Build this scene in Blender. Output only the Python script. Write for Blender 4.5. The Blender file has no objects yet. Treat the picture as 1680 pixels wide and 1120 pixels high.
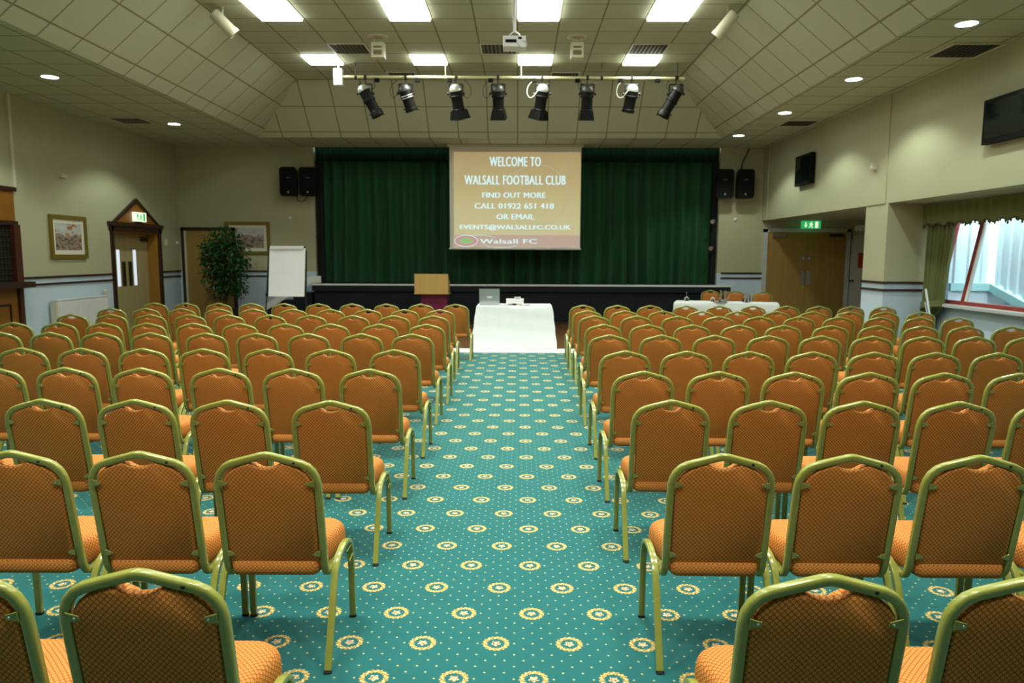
import bpy, bmesh, math, random
from mathutils import Vector, Matrix
random.seed(7)
R = math.radians
PI = math.pi
scene = bpy.context.scene
COL = scene.collection

# ------------------------------------------------------------------ camera, sky, exposure
cam_data = bpy.data.cameras.new('camera')
cam = bpy.data.objects.new('camera', cam_data)
COL.objects.link(cam)
cam_data.sensor_fit = 'HORIZONTAL'
cam_data.sensor_width = 36.0
cam_data.lens = 36.0 * 1200 / 1680
cam_data.clip_start = 0.05
cam_data.clip_end = 200
cam.location = (0, 0, 1.7)
_p, _y, _r = R(6.75), R(0.54), R(0.22)
cam.rotation_mode = 'QUATERNION'
cam.rotation_quaternion = (Matrix.Rotation(_y, 4, 'Z') @ Matrix.Rotation(PI / 2 - _p, 4, 'X') @ Matrix.Rotation(_r, 4, 'Z')).to_quaternion()
cam_data.dof.use_dof = True
cam_data.dof.focus_distance = 2.9
cam_data.dof.aperture_fstop = 5.0
scene.camera = cam

world = bpy.data.worlds.new('sky')
scene.world = world
world.use_nodes = True
_bg = world.node_tree.nodes['Background']
_bg.inputs[0].default_value = (0.72, 0.88, 1.0, 1)
_bg.inputs[1].default_value = 7.0

vs = scene.view_settings
vs.view_transform = 'Standard'
vs.look = 'None'
vs.gamma = 1.0
vs.use_curve_mapping = False
vs.exposure = 0.8
BEAM_POWER = 11.0       # downward beam of one square ceiling panel
TUBE_POWER = 6.5        # emission of the ceiling panels
SPOT_POWER = 80.0       # each recessed downlight

# ------------------------------------------------------------------ mesh helpers
ORIGIN = {}


def V(*a):
    return Vector(a)


def obj(name, bm, m, parent=None, smooth=True, bevel=0.0, seg=2, angle=40):
    """link a bmesh (in world / local-to-root coordinates) as ONE mesh object"""
    if bevel > 0:
        bmesh.ops.bevel(bm, geom=[e for e in bm.edges if len(e.link_faces) == 2 and e.calc_face_angle(0) > R(30)],
                        offset=bevel, segments=seg, affect='EDGES', profile=0.5)
    bmesh.ops.recalc_face_normals(bm, faces=bm.faces)
    org = ORIGIN.get(parent.name, V(0, 0, 0)) if parent else None
    if org is not None:
        bmesh.ops.translate(bm, verts=bm.verts, vec=-org)
    me = bpy.data.meshes.new(name)
    bm.to_mesh(me)
    bm.free()
    if smooth:
        for p in me.polygons:
            p.use_smooth = True
        me.set_sharp_from_angle(angle=R(angle))
    if m:
        for mm in (m if isinstance(m, (list, tuple)) else [m]):
            me.materials.append(mm)
    o = bpy.data.objects.new(name, me)
    COL.objects.link(o)
    if parent:
        o.parent = parent
        ORIGIN[o.name] = org
    return o


def tag(o, label, cat, group=None, kind=None):
    o['label'] = label
    o['category'] = cat
    if group:
        o['group'] = group
    if kind:
        o['kind'] = kind
    return o


def thing(name, loc, label, cat, group=None):
    o = bpy.data.objects.new(name, None)
    COL.objects.link(o)
    o.location = loc
    o.empty_display_size = 0.1
    ORIGIN[o.name] = V(*loc)
    return tag(o, label, cat, group)


def struct(name, bm, m, **k):
    o = obj(name, bm, m, **k)
    o['kind'] = 'structure'
    return o


def place(o, loc, rz=0.0):
    o.location = loc
    o.rotation_euler = (0, 0, rz)
    return o


def dup(root, loc, rz, label, group=None, skip=()):
    r = root.copy()
    COL.objects.link(r)
    r.location = loc
    r.rotation_euler = (0, 0, rz)
    r['label'] = label
    if group:
        r['group'] = group
    for ch in KIDS[root.name]:
        base = ch.name.split('.')[0]
        if base in skip:
            continue
        c = ch.copy()
        COL.objects.link(c)
        c.parent = r
        for g in KIDS.get(ch.name, ()):
            if g.name.split('.')[0] in skip:
                continue
            d = g.copy()
            COL.objects.link(d)
            d.parent = c
    return r


KIDS = {}


def note_kids(root):
    for o in bpy.data.objects:
        if o.parent:
            KIDS.setdefault(o.parent.name, [])
            if o not in KIDS[o.parent.name]:
                KIDS[o.parent.name].append(o)


def nb():
    return bmesh.new()


def box(bm, x0, x1, y0, y1, z0, z1, mi=0):
    vs_ = [bm.verts.new((x, y, z)) for z in (z0, z1) for y in (y0, y1) for x in (x0, x1)]
    for f in ((0, 2, 3, 1), (4, 5, 7, 6), (0, 1, 5, 4), (2, 6, 7, 3), (0, 4, 6, 2), (1, 3, 7, 5)):
        fc = bm.faces.new([vs_[i] for i in f])
        fc.material_index = mi
    return vs_


def quad(bm, *pts, mi=0):
    f = bm.faces.new([bm.verts.new(p) for p in pts])
    f.material_index = mi
    return f


def circle(r, n=10, ry=None):
    ry = r if ry is None else ry
    return [(r * math.cos(2 * PI * i / n), ry * math.sin(2 * PI * i / n)) for i in range(n)]


def rsq(w, h, n=16, p=3.2):
    """rounded-square tube section"""
    out = []
    for i in range(n):
        t = 2 * PI * (i + 0.5) / n
        c, s = math.cos(t), math.sin(t)
        k = (abs(c) ** p + abs(s) ** p) ** (-1 / p)
        out.append((w / 2 * c * k, h / 2 * s * k))
    return out


def tube(bm, path, sec, up=(0, 0, 1), closed=False, caps=True, scales=None):
    pts = [Vector(p) for p in path]
    n = len(pts)
    rings = []
    upv = Vector(up)
    for i, p in enumerate(pts):
        if closed:
            t = (pts[(i + 1) % n] - pts[i - 1])
        else:
            t = pts[min(i + 1, n - 1)] - pts[max(i - 1, 0)]
        t.normalize()
        s = t.cross(upv)
        if s.length < 1e-4:
            s = t.cross(Vector((0, 1, 0.01)))
        s.normalize()
        u = s.cross(t)
        k = scales[i] if scales else 1.0
        rings.append([bm.verts.new(p + s * a * k + u * b * k) for a, b in sec])
    m = len(sec)
    for i in range(n if closed else n - 1):
        r0, r1 = rings[i], rings[(i + 1) % n]
        for j in range(m):
            bm.faces.new((r0[j], r0[(j + 1) % m], r1[(j + 1) % m], r1[j]))
    if caps and not closed:
        bm.faces.new(rings[0][::-1])
        bm.faces.new(rings[-1])


def smooth_path(pts, it=2):
    """Chaikin corner cutting, end points kept"""
    pts = [Vector(p) for p in pts]
    for _ in range(it):
        q = [pts[0]]
        for a, b in zip(pts[:-1], pts[1:]):
            q += [a * 0.75 + b * 0.25, a * 0.25 + b * 0.75]
        q.append(pts[-1])
        q.pop(1)
        q.pop(-2)
        pts = q
    return pts


def lathe(bm, prof, c=(0, 0, 0), n=20, axis=None):
    """prof: (radius, height) pairs; axis: direction (default +z)"""
    c = Vector(c)
    q = Vector((0, 0, 1)).rotation_difference(Vector(axis)) if axis is not None else None
    rings = []
    for r, h in prof:
        ring = []
        for i in range(n):
            t = 2 * PI * i / n
            v = Vector((r * math.cos(t), r * math.sin(t), h))
            if q:
                v = q @ v
            ring.append(bm.verts.new(c + v))
        rings.append(ring)
    for a, b in zip(rings[:-1], rings[1:]):
        for j in range(n):
            bm.faces.new((a[j], a[(j + 1) % n], b[(j + 1) % n], b[j]))
    bm.faces.new(rings[0][::-1])
    bm.faces.new(rings[-1])


def prism(bm, poly, fn, d0, d1):
    """extrude a 2-D polygon; fn(a, b, d) -> 3-D point"""
    a = [bm.verts.new(fn(u, v, d0)) for u, v in poly]
    b = [bm.verts.new(fn(u, v, d1)) for u, v in poly]
    bm.faces.new(a[::-1])
    bm.faces.new(b)
    n = len(poly)
    for i in range(n):
        bm.faces.new((a[i], a[(i + 1) % n], b[(i + 1) % n], b[i]))


def XZ(u, v, d):
    return (u, d, v)


def YZ(u, v, d):
    return (d, u, v)


def frame_bars(bm, fn, u0, u1, v0, v1, w, d0, d1):
    """four mitred bars round a rectangle"""
    o = [(u0, v0), (u1, v0), (u1, v1), (u0, v1)]
    i = [(u0 + w, v0 + w), (u1 - w, v0 + w), (u1 - w, v1 - w), (u0 + w, v1 - w)]
    for k in range(4):
        prism(bm, [o[k], o[(k + 1) % 4], i[(k + 1) % 4], i[k]], fn, d0, d1)


def set_uv(bm, fn):
    uv = bm.loops.layers.uv.verify()
    for f in bm.faces:
        for l in f.loops:
            l[uv].uv = fn(l.vert.co, f)


# ------------------------------------------------------------------ materials
MATS = {}


def srgb(r, g, b):
    f = lambda c: c / 12.92 if c <= 0.04045 else ((c + 0.055) / 1.055) ** 2.4
    return (f(r / 255), f(g / 255), f(b / 255), 1)


def mat(name, col, rough=0.6, metal=0.0, spec=0.5, emit=None, estr=0.0, trans=0.0, sheen=0.0):
    m = bpy.data.materials.new(name)
    m.use_nodes = True
    b = m.node_tree.nodes['Principled BSDF']
    c = col if len(col) == 4 else (*col, 1)
    b.inputs['Base Color'].default_value = c
    b.inputs['Roughness'].default_value = rough
    b.inputs['Metallic'].default_value = metal
    b.inputs['Specular IOR Level'].default_value = spec
    if trans:
        b.inputs['Transmission Weight'].default_value = trans
    if sheen:
        b.inputs['Sheen Weight'].default_value = sheen
    if emit:
        b.inputs['Emission Color'].default_value = emit if len(emit) == 4 else (*emit, 1)
        b.inputs['Emission Strength'].default_value = estr
    MATS[name] = m
    return m


class N:
    """small node-graph helper"""

    def __init__(self, m):
        self.t = m.node_tree
        self.n = self.t.nodes
        self.bsdf = self.n['Principled BSDF']

    def new(self, kind, **k):
        o = self.n.new(kind)
        for a, b in k.items():
            setattr(o, a, b)
        return o

    def link(self, a, b):
        self.t.links.new(a, b)

    def math(self, op, *args, clamp=False):
        o = self.new('ShaderNodeMath', operation=op)
        o.use_clamp = clamp
        for i, a in enumerate(args):
            if isinstance(a, (int, float)):
                o.inputs[i].default_value = a
            else:
                self.link(a, o.inputs[i])
        return o.outputs[0]

    def mix(self, fac, a, b):
        o = self.new('ShaderNodeMix', data_type='RGBA')
        for s, v in ((o.inputs['Factor'], fac), (o.inputs['A'], a), (o.inputs['B'], b)):
            if isinstance(v, (int, float)):
                s.default_value = v
            elif isinstance(v, tuple):
                s.default_value = v if len(v) == 4 else (*v, 1)
            else:
                self.link(v, s)
        return o.outputs['Result']

    def coords(self, kind='Object'):
        tc = self.new('ShaderNodeTexCoord')
        s = self.new('ShaderNodeSeparateXYZ')
        self.link(tc.outputs[kind], s.inputs[0])
        return s.outputs[0], s.outputs[1], s.outputs[2], tc.outputs[kind]

    def noise(self, vec, scale, detail=2.0, rough=0.5):
        o = self.new('ShaderNodeTexNoise')
        o.inputs['Scale'].default_value = scale
        o.inputs['Detail'].default_value = detail
        o.inputs['Roughness'].default_value = rough
        if vec is not None:
            self.link(vec, o.inputs['Vector'])
        return o.outputs['Fac']

    def mapping(self, vec, scale=(1, 1, 1), loc=(0, 0, 0)):
        o = self.new('ShaderNodeMapping')
        o.inputs['Scale'].default_value = scale
        o.inputs['Location'].default_value = loc
        self.link(vec, o.inputs['Vector'])
        return o.outputs[0]

    def ramp(self, fac, stops):
        o = self.new('ShaderNodeValToRGB')
        e = o.color_ramp.elements
        while len(e) < len(stops):
            e.new(0.5)
        for el, (p, c) in zip(e, stops):
            el.position = p
            el.color = c if len(c) == 4 else (*c, 1)
        self.link(fac, o.inputs[0])
        return o.outputs[0]

    def step(self, x, edge, soft):
        """1 where x < edge"""
        o = self.new('ShaderNodeMapRange')
        o.inputs['From Min'].default_value = edge - soft
        o.inputs['From Max'].default_value = edge + soft
        o.inputs['To Min'].default_value = 1
        o.inputs['To Max'].default_value = 0
        self.link(x, o.inputs['Value'])
        return o.outputs[0]

    def base(self, c):
        self.link(c, self.bsdf.inputs['Base Color'])

    def bump(self, h, strength=0.3, dist=0.01):
        o = self.new('ShaderNodeBump')
        o.inputs['Strength'].default_value = strength
        o.inputs['Distance'].default_value = dist
        self.link(h, o.inputs['Height'])
        self.link(o.outputs[0], self.bsdf.inputs['Normal'])


# painted wall: cream above the dado rail, pale blue-grey below
RAIL_Z = 1.27
m_wall = mat('wall_paint', (0.6, 0.55, 0.4), 0.75, spec=0.3)
n = N(m_wall)
x, y, z, vec = n.coords()
f = n.step(z, RAIL_Z, 0.004)
grain = n.noise(vec, 55, 4, 0.7)
cream = n.mix(grain, (0.42, 0.41, 0.265), (0.50, 0.485, 0.325))
blue = n.mix(grain, (0.53, 0.65, 0.76), (0.60, 0.72, 0.83))
n.base(n.mix(f, cream, blue))
n.bump(grain, 0.25, 0.004)
m_cream = mat('cream_paint', (0.6, 0.55, 0.4), 0.75, spec=0.3)
m_cream_trim = mat('cream_gloss', (0.66, 0.62, 0.48), 0.45)

TILE = 0.66
m_tile = mat('ceiling_tile', (0.6, 0.56, 0.42), 0.85, spec=0.2)
n = N(m_tile)
u, v, w_, vec = n.coords('UV')
du = n.math('PINGPONG', u, TILE / 2)
dv = n.math('PINGPONG', v, TILE / 2)
d = n.math('MINIMUM', du, dv)
line = n.step(d, 0.013, 0.003)
sp = n.noise(vec, 160, 2, 0.7)
base = n.mix(sp, (0.43, 0.445, 0.31), (0.50, 0.515, 0.37))
n.base(n.mix(line, base, (0.22, 0.205, 0.105)))  # T-bar grid, its dark tone painting in the shade of the reveals

m_carpet = mat('carpet', (0.01, 0.15, 0.13), 0.95, spec=0.1, sheen=0.2)
n = N(m_carpet)
x, y, z, vec = n.coords()
PX, PY = 0.323, 0.272
a = n.math('SUBTRACT', x, -0.579)
b = n.math('SUBTRACT', y, 2.772)


def lattice(ax, by):
    return n.math('WRAP', ax, PX / 2, -PX / 2), n.math('WRAP', by, PY, -PY)


a1, b1 = lattice(a, b)
a2, b2 = lattice(n.math('ADD', a, PX / 2), n.math('ADD', b, PY))
r1 = n.math('SQRT', n.math('ADD', n.math('POWER', n.math('ABSOLUTE', a1), 2.0), n.math('POWER', n.math('ABSOLUTE', b1), 2.0)))
r2 = n.math('SQRT', n.math('ADD', n.math('POWER', n.math('ABSOLUTE', a2), 2.0), n.math('POWER', n.math('ABSOLUTE', b2), 2.0)))
first = n.math('LESS_THAN', r1, r2)
inv = n.math('SUBTRACT', 1.0, first)
ca = n.math('ADD', n.math('MULTIPLY', a1, first), n.math('MULTIPLY', a2, inv))
cb = n.math('ADD', n.math('MULTIPLY', b1, first), n.math('MULTIPLY', b2, inv))
rr = n.math('MINIMUM', r1, r2)
ang = n.math('ARCTAN2', cb, ca)
leaf = n.math('SINE', n.math('MULTIPLY', ang, 18.0))
leaf2 = n.math('SINE', n.math('ADD', n.math('MULTIPLY', ang, 9.0), n.math('MULTIPLY', rr, 260.0)))
ring_d = n.math('ABSOLUTE', n.math('SUBTRACT', rr, n.math('ADD', 0.0485, n.math('MULTIPLY', leaf, 0.0032))))
rbreak = n.math('GREATER_THAN', n.noise(vec, 190, 1, 0.5), 0.40)
ring = n.math('MULTIPLY', n.step(ring_d, 0.0095, 0.0025), rbreak)
ring_gold = n.mix(n.step(n.math('MULTIPLY', leaf2, -1.0), -0.1, 0.35), srgb(196, 152, 58), srgb(222, 200, 128))
core = n.step(n.math('ADD', rr, n.math('MULTIPLY', n.math('SINE', n.math('MULTIPLY', ang, 5.0)), 0.004)), 0.019, 0.002)
fl = n.noise(vec, 120, 1, 0.5)
core_c = n.ramp(fl, [(0.36, srgb(120, 60, 30)), (0.46, srgb(205, 160, 70)), (0.56, srgb(225, 225, 205)), (0.68, srgb(60, 120, 110))])
DX, DY = PX / 4, PY / 3
e1 = n.math('WRAP', a, DX / 2, -DX / 2)
g1 = n.math('WRAP', b, DY / 2, -DY / 2)
e2 = n.math('WRAP', n.math('ADD', a, DX / 2), DX / 2, -DX / 2)
g2 = n.math('WRAP', n.math('ADD', b, DY / 2), DY / 2, -DY / 2)
h1 = n.math('ADD', n.math('ABSOLUTE', e1), n.math('ABSOLUTE', g1))
h2 = n.math('ADD', n.math('ABSOLUTE', e2), n.math('ABSOLUTE', g2))
hd = n.math('MINIMUM', h1, h2)
dot = n.math('MULTIPLY', n.step(hd, 0.0062, 0.0012), n.math('GREATER_THAN', rr, 0.066))
pile = n.noise(vec, 900, 2, 0.8)
wear = n.noise(vec, 1.3, 3, 0.6)
teal = n.mix(pile, (0.002, 0.080, 0.080), (0.004, 0.150, 0.148))
teal = n.mix(n.math('MULTIPLY', wear, 0.35), teal, (0.004, 0.140, 0.135))
c = n.mix(dot, teal, srgb(178, 178, 118))
c = n.mix(ring, c, ring_gold)
c = n.mix(core, c, core_c)
n.base(c)
n.bump(pile, 0.5, 0.004)


def fabric(name, dark, mid, light, cell=0.0125):
    m = mat(name, mid, 0.75, spec=0.25)
    n = N(m)
    u, v, w_, vec = n.coords('UV')
    p = n.math('MULTIPLY', n.math('ADD', u, v), 0.7071 / cell)
    q = n.math('MULTIPLY', n.math('SUBTRACT', u, v), 0.7071 / cell)
    fp = n.math('WRAP', p, 0.5, -0.5)
    fq = n.math('WRAP', q, 0.5, -0.5)
    r = n.math('SQRT', n.math('ADD', n.math('MULTIPLY', fp, fp), n.math('MULTIPLY', fq, fq)))
    edge = n.math('MAXIMUM', n.math('ABSOLUTE', fp), n.math('ABSOLUTE', fq))
    ring = n.step(n.math('ABSOLUTE', n.math('SUBTRACT', r, 0.25)), 0.085, 0.04)
    grid = n.step(n.math('MULTIPLY', edge, -1.0), -0.43, 0.04)
    blot = n.noise(vec, 9, 3, 0.6)
    col = n.mix(grid, mid, dark)
    col = n.mix(ring, col, light)
    col = n.mix(n.math('MULTIPLY', blot, 0.25), col, dark)
    n.base(col)
    n.bump(r, 0.2, 0.002)
    return m


m_fabric = fabric('orange_fabric', (0.31, 0.080, 0.010), (0.46, 0.150, 0.022), (0.72, 0.340, 0.084))
m_frame = mat('olive_gold_paint', srgb(150, 160, 72), 0.19, 0.0, 0.75)
n = N(m_frame)
x, y, z, vec = n.coords()
sc = n.noise(vec, 25, 4, 0.7)
n.base(n.mix(sc, (0.22, 0.235, 0.035), (0.32, 0.325, 0.075)))
m_rubber = mat('black_rubber', (0.012, 0.014, 0.012), 0.7)
m_steel = mat('steel', (0.55, 0.55, 0.52), 0.3, 0.9)
m_chrome = mat('chrome', (0.75, 0.76, 0.76), 0.12, 1.0)
m_black = mat('black_plastic', (0.005, 0.006, 0.005), 0.65, spec=0.12)
m_blackmetal = mat('black_paint_metal', (0.010, 0.011, 0.010), 0.35)
m_darkwood = mat('dark_stained_wood', (0.035, 0.013, 0.007), 0.4)


def wood(name, c0, c1, rough=0.45, axis='Z', scale=6):
    m = mat(name, c0, rough)
    n = N(m)
    x, y, z, vec = n.coords()
    s = {'Z': (scale, scale, 0.4), 'X': (0.4, scale, scale), 'Y': (scale, 0.4, scale)}[axis]
    g = n.noise(n.mapping(vec, s), 3.0, 6, 0.65)
    n.base(n.mix(g, c0, c1))
    return m


m_door = wood('pale_veneer', srgb(196, 184, 138), srgb(160, 144, 98))
m_door_tan = wood('tan_veneer', srgb(178, 148, 80), srgb(140, 110, 52))
m_oak = wood('oak_veneer', srgb(216, 184, 112), srgb(190, 152, 82))
m_barwood = wood('honey_wood_panel', srgb(156, 102, 34), srgb(122, 74, 20), axis='Y')
m_jamb = wood('golden_jamb_wood', srgb(176, 130, 50), srgb(140, 98, 32))
m_parquet = wood('brown_floor_boards', (0.10, 0.045, 0.016), (0.20, 0.095, 0.035), 0.3, axis='X', scale=5)
m_maroon = mat('maroon_laminate', (0.17, 0.006, 0.055), 0.5)
m_stage = mat('stage_black_paint', (0.009, 0.014, 0.020), 0.6, spec=0.25)
m_stagetop = mat('stage_floor_paint', (0.03, 0.03, 0.03), 0.5)
m_white = mat('white_paint', (0.75, 0.77, 0.76), 0.45)
m_offwhite = mat('cream_plastic', (0.62, 0.58, 0.42), 0.45)
m_gold = mat('gilt_frame', srgb(132, 112, 42), 0.45, 0.3)
m_mount = mat('cream_card', (0.72, 0.70, 0.58), 0.8)
m_red = mat('red_painted_frame', srgb(150, 52, 44), 0.4)
m_vent = mat('vent_black', (0.02, 0.02, 0.013), 0.8)
m_ventslat = mat('vent_slat', (0.10, 0.095, 0.06), 0.6)
m_silver = mat('silver_laptop', (0.42, 0.45, 0.45), 0.35, 0.6)
m_grille = mat('speaker_grille', (0.006, 0.007, 0.006), 0.8, spec=0.15)
m_screen_glass = mat('dark_screen', (0.006, 0.010, 0.008), 0.06)
m_block = mat('pale_blockwork', (0.72, 0.74, 0.74), 0.8)
m_clad = mat('pale_cladding', (0.70, 0.80, 0.82), 0.5)
m_flash = mat('pale_green_flashing', (0.42, 0.66, 0.62), 0.5)
m_glass = mat('window_glass', (0.9, 0.95, 0.95), 0.0, trans=1.0)
m_glass.node_tree.nodes['Principled BSDF'].inputs['IOR'].default_value = 1.01
m_clear = mat('drinking_glass', (0.95, 0.97, 0.97), 0.02, trans=1.0)
m_cloth = mat('white_cotton', (0.76, 0.80, 0.80), 0.9)
m_paper = mat('white_paper', (0.92, 0.95, 0.95), 0.8)
m_panel = mat('lit_diffuser', (0.9, 0.9, 0.85), 0.5, emit=(0.96, 1.0, 0.90), estr=TUBE_POWER)
m_downlight = mat('lit_downlight', (0.9, 0.95, 1), 0.5, emit=(0.82, 1.0, 0.93), estr=14)
m_pot = mat('pot_black', (0.01, 0.012, 0.012), 0.5)
m_bark = mat('bark', (0.09, 0.06, 0.03), 0.8)
m_soil = mat('soil', (0.02, 0.013, 0.008), 0.9)
m_leaf = mat('ficus_leaf', (0.012, 0.07, 0.012), 0.4)
n = N(m_leaf)
x, y, z, vec = n.coords()
n.base(n.mix(n.noise(vec, 9, 2, 0.6), (0.004, 0.024, 0.006), (0.02, 0.11, 0.016)))
m_cable = mat('black_cable', (0.01, 0.01, 0.01), 0.6)
m_cable_white = mat('white_cable', (0.6, 0.6, 0.52), 0.6)
m_curtain = mat('green_velvet', (0.010, 0.075, 0.028), 0.8, spec=0.1, sheen=0.08)
n = N(m_curtain)
x, y, z, vec = n.coords()
g = n.noise(n.mapping(vec, (6, 6, 0.35)), 3, 3, 0.6)
n.base(n.mix(g, (0.012, 0.056, 0.018), (0.030, 0.130, 0.054)))
m_blackdrape = mat('black_drape', (0.005, 0.006, 0.006), 0.9)
m_olive = mat('olive_curtain_fabric', srgb(112, 118, 76), 0.85, spec=0.2)
m_fringe = mat('fringe_dark_green', srgb(60, 64, 34), 0.8)
m_shadow_box = mat('stage_interior_black', (0.004, 0.004, 0.004), 0.9)
m_exit_green = mat('exit_sign_green', (0.02, 0.30, 0.09), 0.5, emit=(0.03, 0.55, 0.14), estr=0.4)
m_exit_white = mat('exit_sign_white', (0.8, 1.0, 0.8), 0.5, emit=(0.85, 1.0, 0.72), estr=0.5)
m_sign_red = mat('red_notice', srgb(170, 50, 20), 0.6)
m_lamp_dark = mat('lantern_black', (0.006, 0.007, 0.006), 0.55, spec=0.2)
m_lamp_worn = mat('lantern_worn_silver', (0.50, 0.55, 0.48), 0.35, 0.6)
m_gel = mat('colour_gel', (0.05, 0.008, 0.012), 0.3)
m_pipe = mat('pipe_cream', (0.72, 0.70, 0.40), 0.28)

exec_order = 'structure first'
# ------------------------------------------------------------------ the setting
LX, RX, WB, YN = -8.5, 6.0, 18.35, -5.0        # left wall, right wall, back wall, wall behind the camera
LZ, CZ = 4.307, 5.32                            # low and high ceilings
FL, FR, FY = -4.67, 3.27, 15.76                 # high flat part
SL, SR, SY = -5.85, 4.5, 16.82                  # feet of the three slopes
AX, WX = 8.23, 6.75                             # outer walls of the door alcove and the window bay
PY0, PY1 = 12.14, 12.90                         # pillar between bay and alcove
AZ = 2.56                                       # their soffit

bm = nb()
quad(bm, (LX, YN, 0), (8.43, YN, 0), (8.43, 12.70, 0), (LX, 12.70, 0))
struct('floor', bm, m_carpet, smooth=False)
bm = nb()
quad(bm, (LX - 0.45, 12.70, 0), (8.43, 12.70, 0), (8.43, WB + 1.5, 0), (LX - 0.45, WB + 1.5, 0))
struct('floor_stage_side', bm, m_parquet, smooth=False)
bm = nb()
box(bm, -6.2, 6.4, 12.68, 13.20, 0, 0.008)
struct('trim_1', bm, m_white, smooth=False)

bm = nb()
uvl = bm.loops.layers.uv.verify()
GX, GY = -4.01, 14.44


def ceil_face(pts, uvs):
    fc = bm.faces.new([bm.verts.new(p) for p in pts])
    for l, uv in zip(fc.loops, uvs):
        l[uvl].uv = uv


def flat(x0, x1, y0, y1, z):
    p = [(x0, y0, z), (x0, y1, z), (x1, y1, z), (x1, y0, z)]
    ceil_face(p, [(q[0] - GX, q[1] - GY) for q in p])


flat(FL, FR, YN, FY, CZ)
flat(LX, SL, YN, WB, LZ)
flat(SR, RX + 0.3, YN, WB, LZ)
flat(SL, SR, SY, WB, LZ)
ll = math.hypot(SL - FL, CZ - LZ)
lr = math.hypot(SR - FR, CZ - LZ)
lb = math.hypot(SY - FY, CZ - LZ)
ceil_face([(FL, YN, CZ), (FL, FY, CZ), (SL, SY, LZ), (SL, YN, LZ)], [(0, YN - GY), (0, FY - GY), (ll, SY - GY), (ll, YN - GY)])
ceil_face([(FR, YN, CZ), (FR, FY, CZ), (SR, SY, LZ), (SR, YN, LZ)], [(0, YN - GY), (0, FY - GY), (lr, SY - GY), (lr, YN - GY)])
ceil_face([(FL, FY, CZ), (FR, FY, CZ), (SR, SY, LZ), (SL, SY, LZ)], [(FL - GX, 0), (FR - GX, 0), (SR - GX, lb), (SL - GX, lb)])
struct('ceiling', bm, m_tile, smooth=False)

bm = nb()
D1A, D1B, D1Z = 15.34, 17.28, 2.17              # doorway in the left wall
box(bm, LX - 0.35, LX, YN, D1A, 0, LZ + 0.1)
box(bm, LX - 0.35, LX, D1B, WB + 0.2, 0, LZ + 0.1)
box(bm, LX - 0.35, LX, D1A, D1B, D1Z, LZ + 0.1)
box(bm, LX - 0.45, LX - 0.35, D1A - 0.3, D1B + 0.3, 0, D1Z + 0.3)  # added unseen backing, stops sky light leaking round the door
struct('wall_left', bm, m_wall, smooth=False)
OP0, OP1 = -5.08, 4.92                          # stage opening
bm = nb()
box(bm, LX, OP0, WB, WB + 0.2, 0, LZ + 0.1)
box(bm, OP1, AX + 0.2, WB, WB + 0.2, 0, LZ + 0.1)
struct('wall_back', bm, m_wall, smooth=False)
bm = nb()
box(bm, RX, RX + 0.3, YN, WB, AZ, LZ + 0.1)      # lintel band above bay and alcove
box(bm, RX, AX + 0.2, PY0, PY1, 0, AZ)           # pillar block
box(bm, AX, AX + 0.2, PY1, WB, 0, AZ)            # outer side of the alcove
box(bm, RX - 0.02, RX, 12.22, 12.94, AZ, LZ)     # shallow pilaster above the pillar
box(bm, RX - 0.02, RX, 18.0, WB, AZ, LZ)
box(bm, RX + 0.3, AX + 0.2, PY1, WB, AZ, AZ + 0.2)
box(bm, RX + 0.3, WX + 0.3, YN, PY0, AZ - 0.01, AZ + 0.2)
WIN0, WIN1, WZ0, WZ1 = 6.4, 12.0, 0.97, 2.32
box(bm, WX, WX + 0.2, YN, PY0, 0, WZ0 - 0.04)
box(bm, WX, WX + 0.2, YN, PY0, WZ1, AZ)
box(bm, WX, WX + 0.2, WIN1 + 0.02, PY0, WZ0 - 0.04, WZ1)
box(bm, WX, WX + 0.2, YN, WIN0, WZ0 - 0.04, WZ1)
struct('wall_right', bm, m_wall, smooth=False)
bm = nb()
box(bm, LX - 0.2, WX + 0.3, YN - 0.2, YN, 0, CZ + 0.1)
struct('wall_front', bm, wood('warm_bounce_finish', (0.46, 0.20, 0.065), (0.36, 0.14, 0.04)), smooth=False)  # unseen wall; invented warm finish bounces orange light onto the chair backs
bm = nb()
box(bm, OP0 - 0.3, OP1 + 0.3, WB + 1.4, WB + 1.5, 0, 4.6)
box(bm, OP0 - 0.3, OP0 - 0.2, WB + 0.2, WB + 1.4, 0, 4.6)
box(bm, OP1 + 0.2, OP1 + 0.3, WB + 0.2, WB + 1.4, 0, 4.6)
box(bm, OP0 - 0.3, OP1 + 0.3, WB, WB + 1.5, 4.33, 4.6)
struct('wall_stage', bm, m_shadow_box, smooth=False)


# dado rails: two dark mouldings round the room
def rails(name, runs):
    bm = nb()
    for (x0, x1, y0, y1) in runs:
        for zz in (RAIL_Z - 0.018, RAIL_Z - 0.14):
            box(bm, x0, x1, y0, y1, zz, zz + 0.036)
    o = obj(name, bm, m_darkwood, bevel=0.005)
    o['kind'] = 'structure'


rails('trim_2', [(LX, LX + 0.025, 12.46, 15.23), (LX, LX + 0.025, 17.42, WB)])
rails('trim_3', [(-7.05, OP0 - 0.28, WB - 0.025, WB), (OP1 + 0.1, RX + 0.03, WB - 0.025, WB)])
rails('trim_4', [(RX - 0.025, RX, PY0 - 0.025, PY1), (RX, WX, PY0 - 0.025, PY0)])
bm = nb()
box(bm, LX, LX + 0.015, YN, 12.1, 0, 0.12)
box(bm, LX, LX + 0.015, 12.46, 15.2, 0, 0.12)
struct('baseboard_left', bm, m_darkwood, smooth=False)
bm = nb()
box(bm, LX, LX + 0.05, 12.36, 12.42, 2.78, LZ)
struct('trim_5', bm, m_cream_trim, bevel=0.008)

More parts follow.
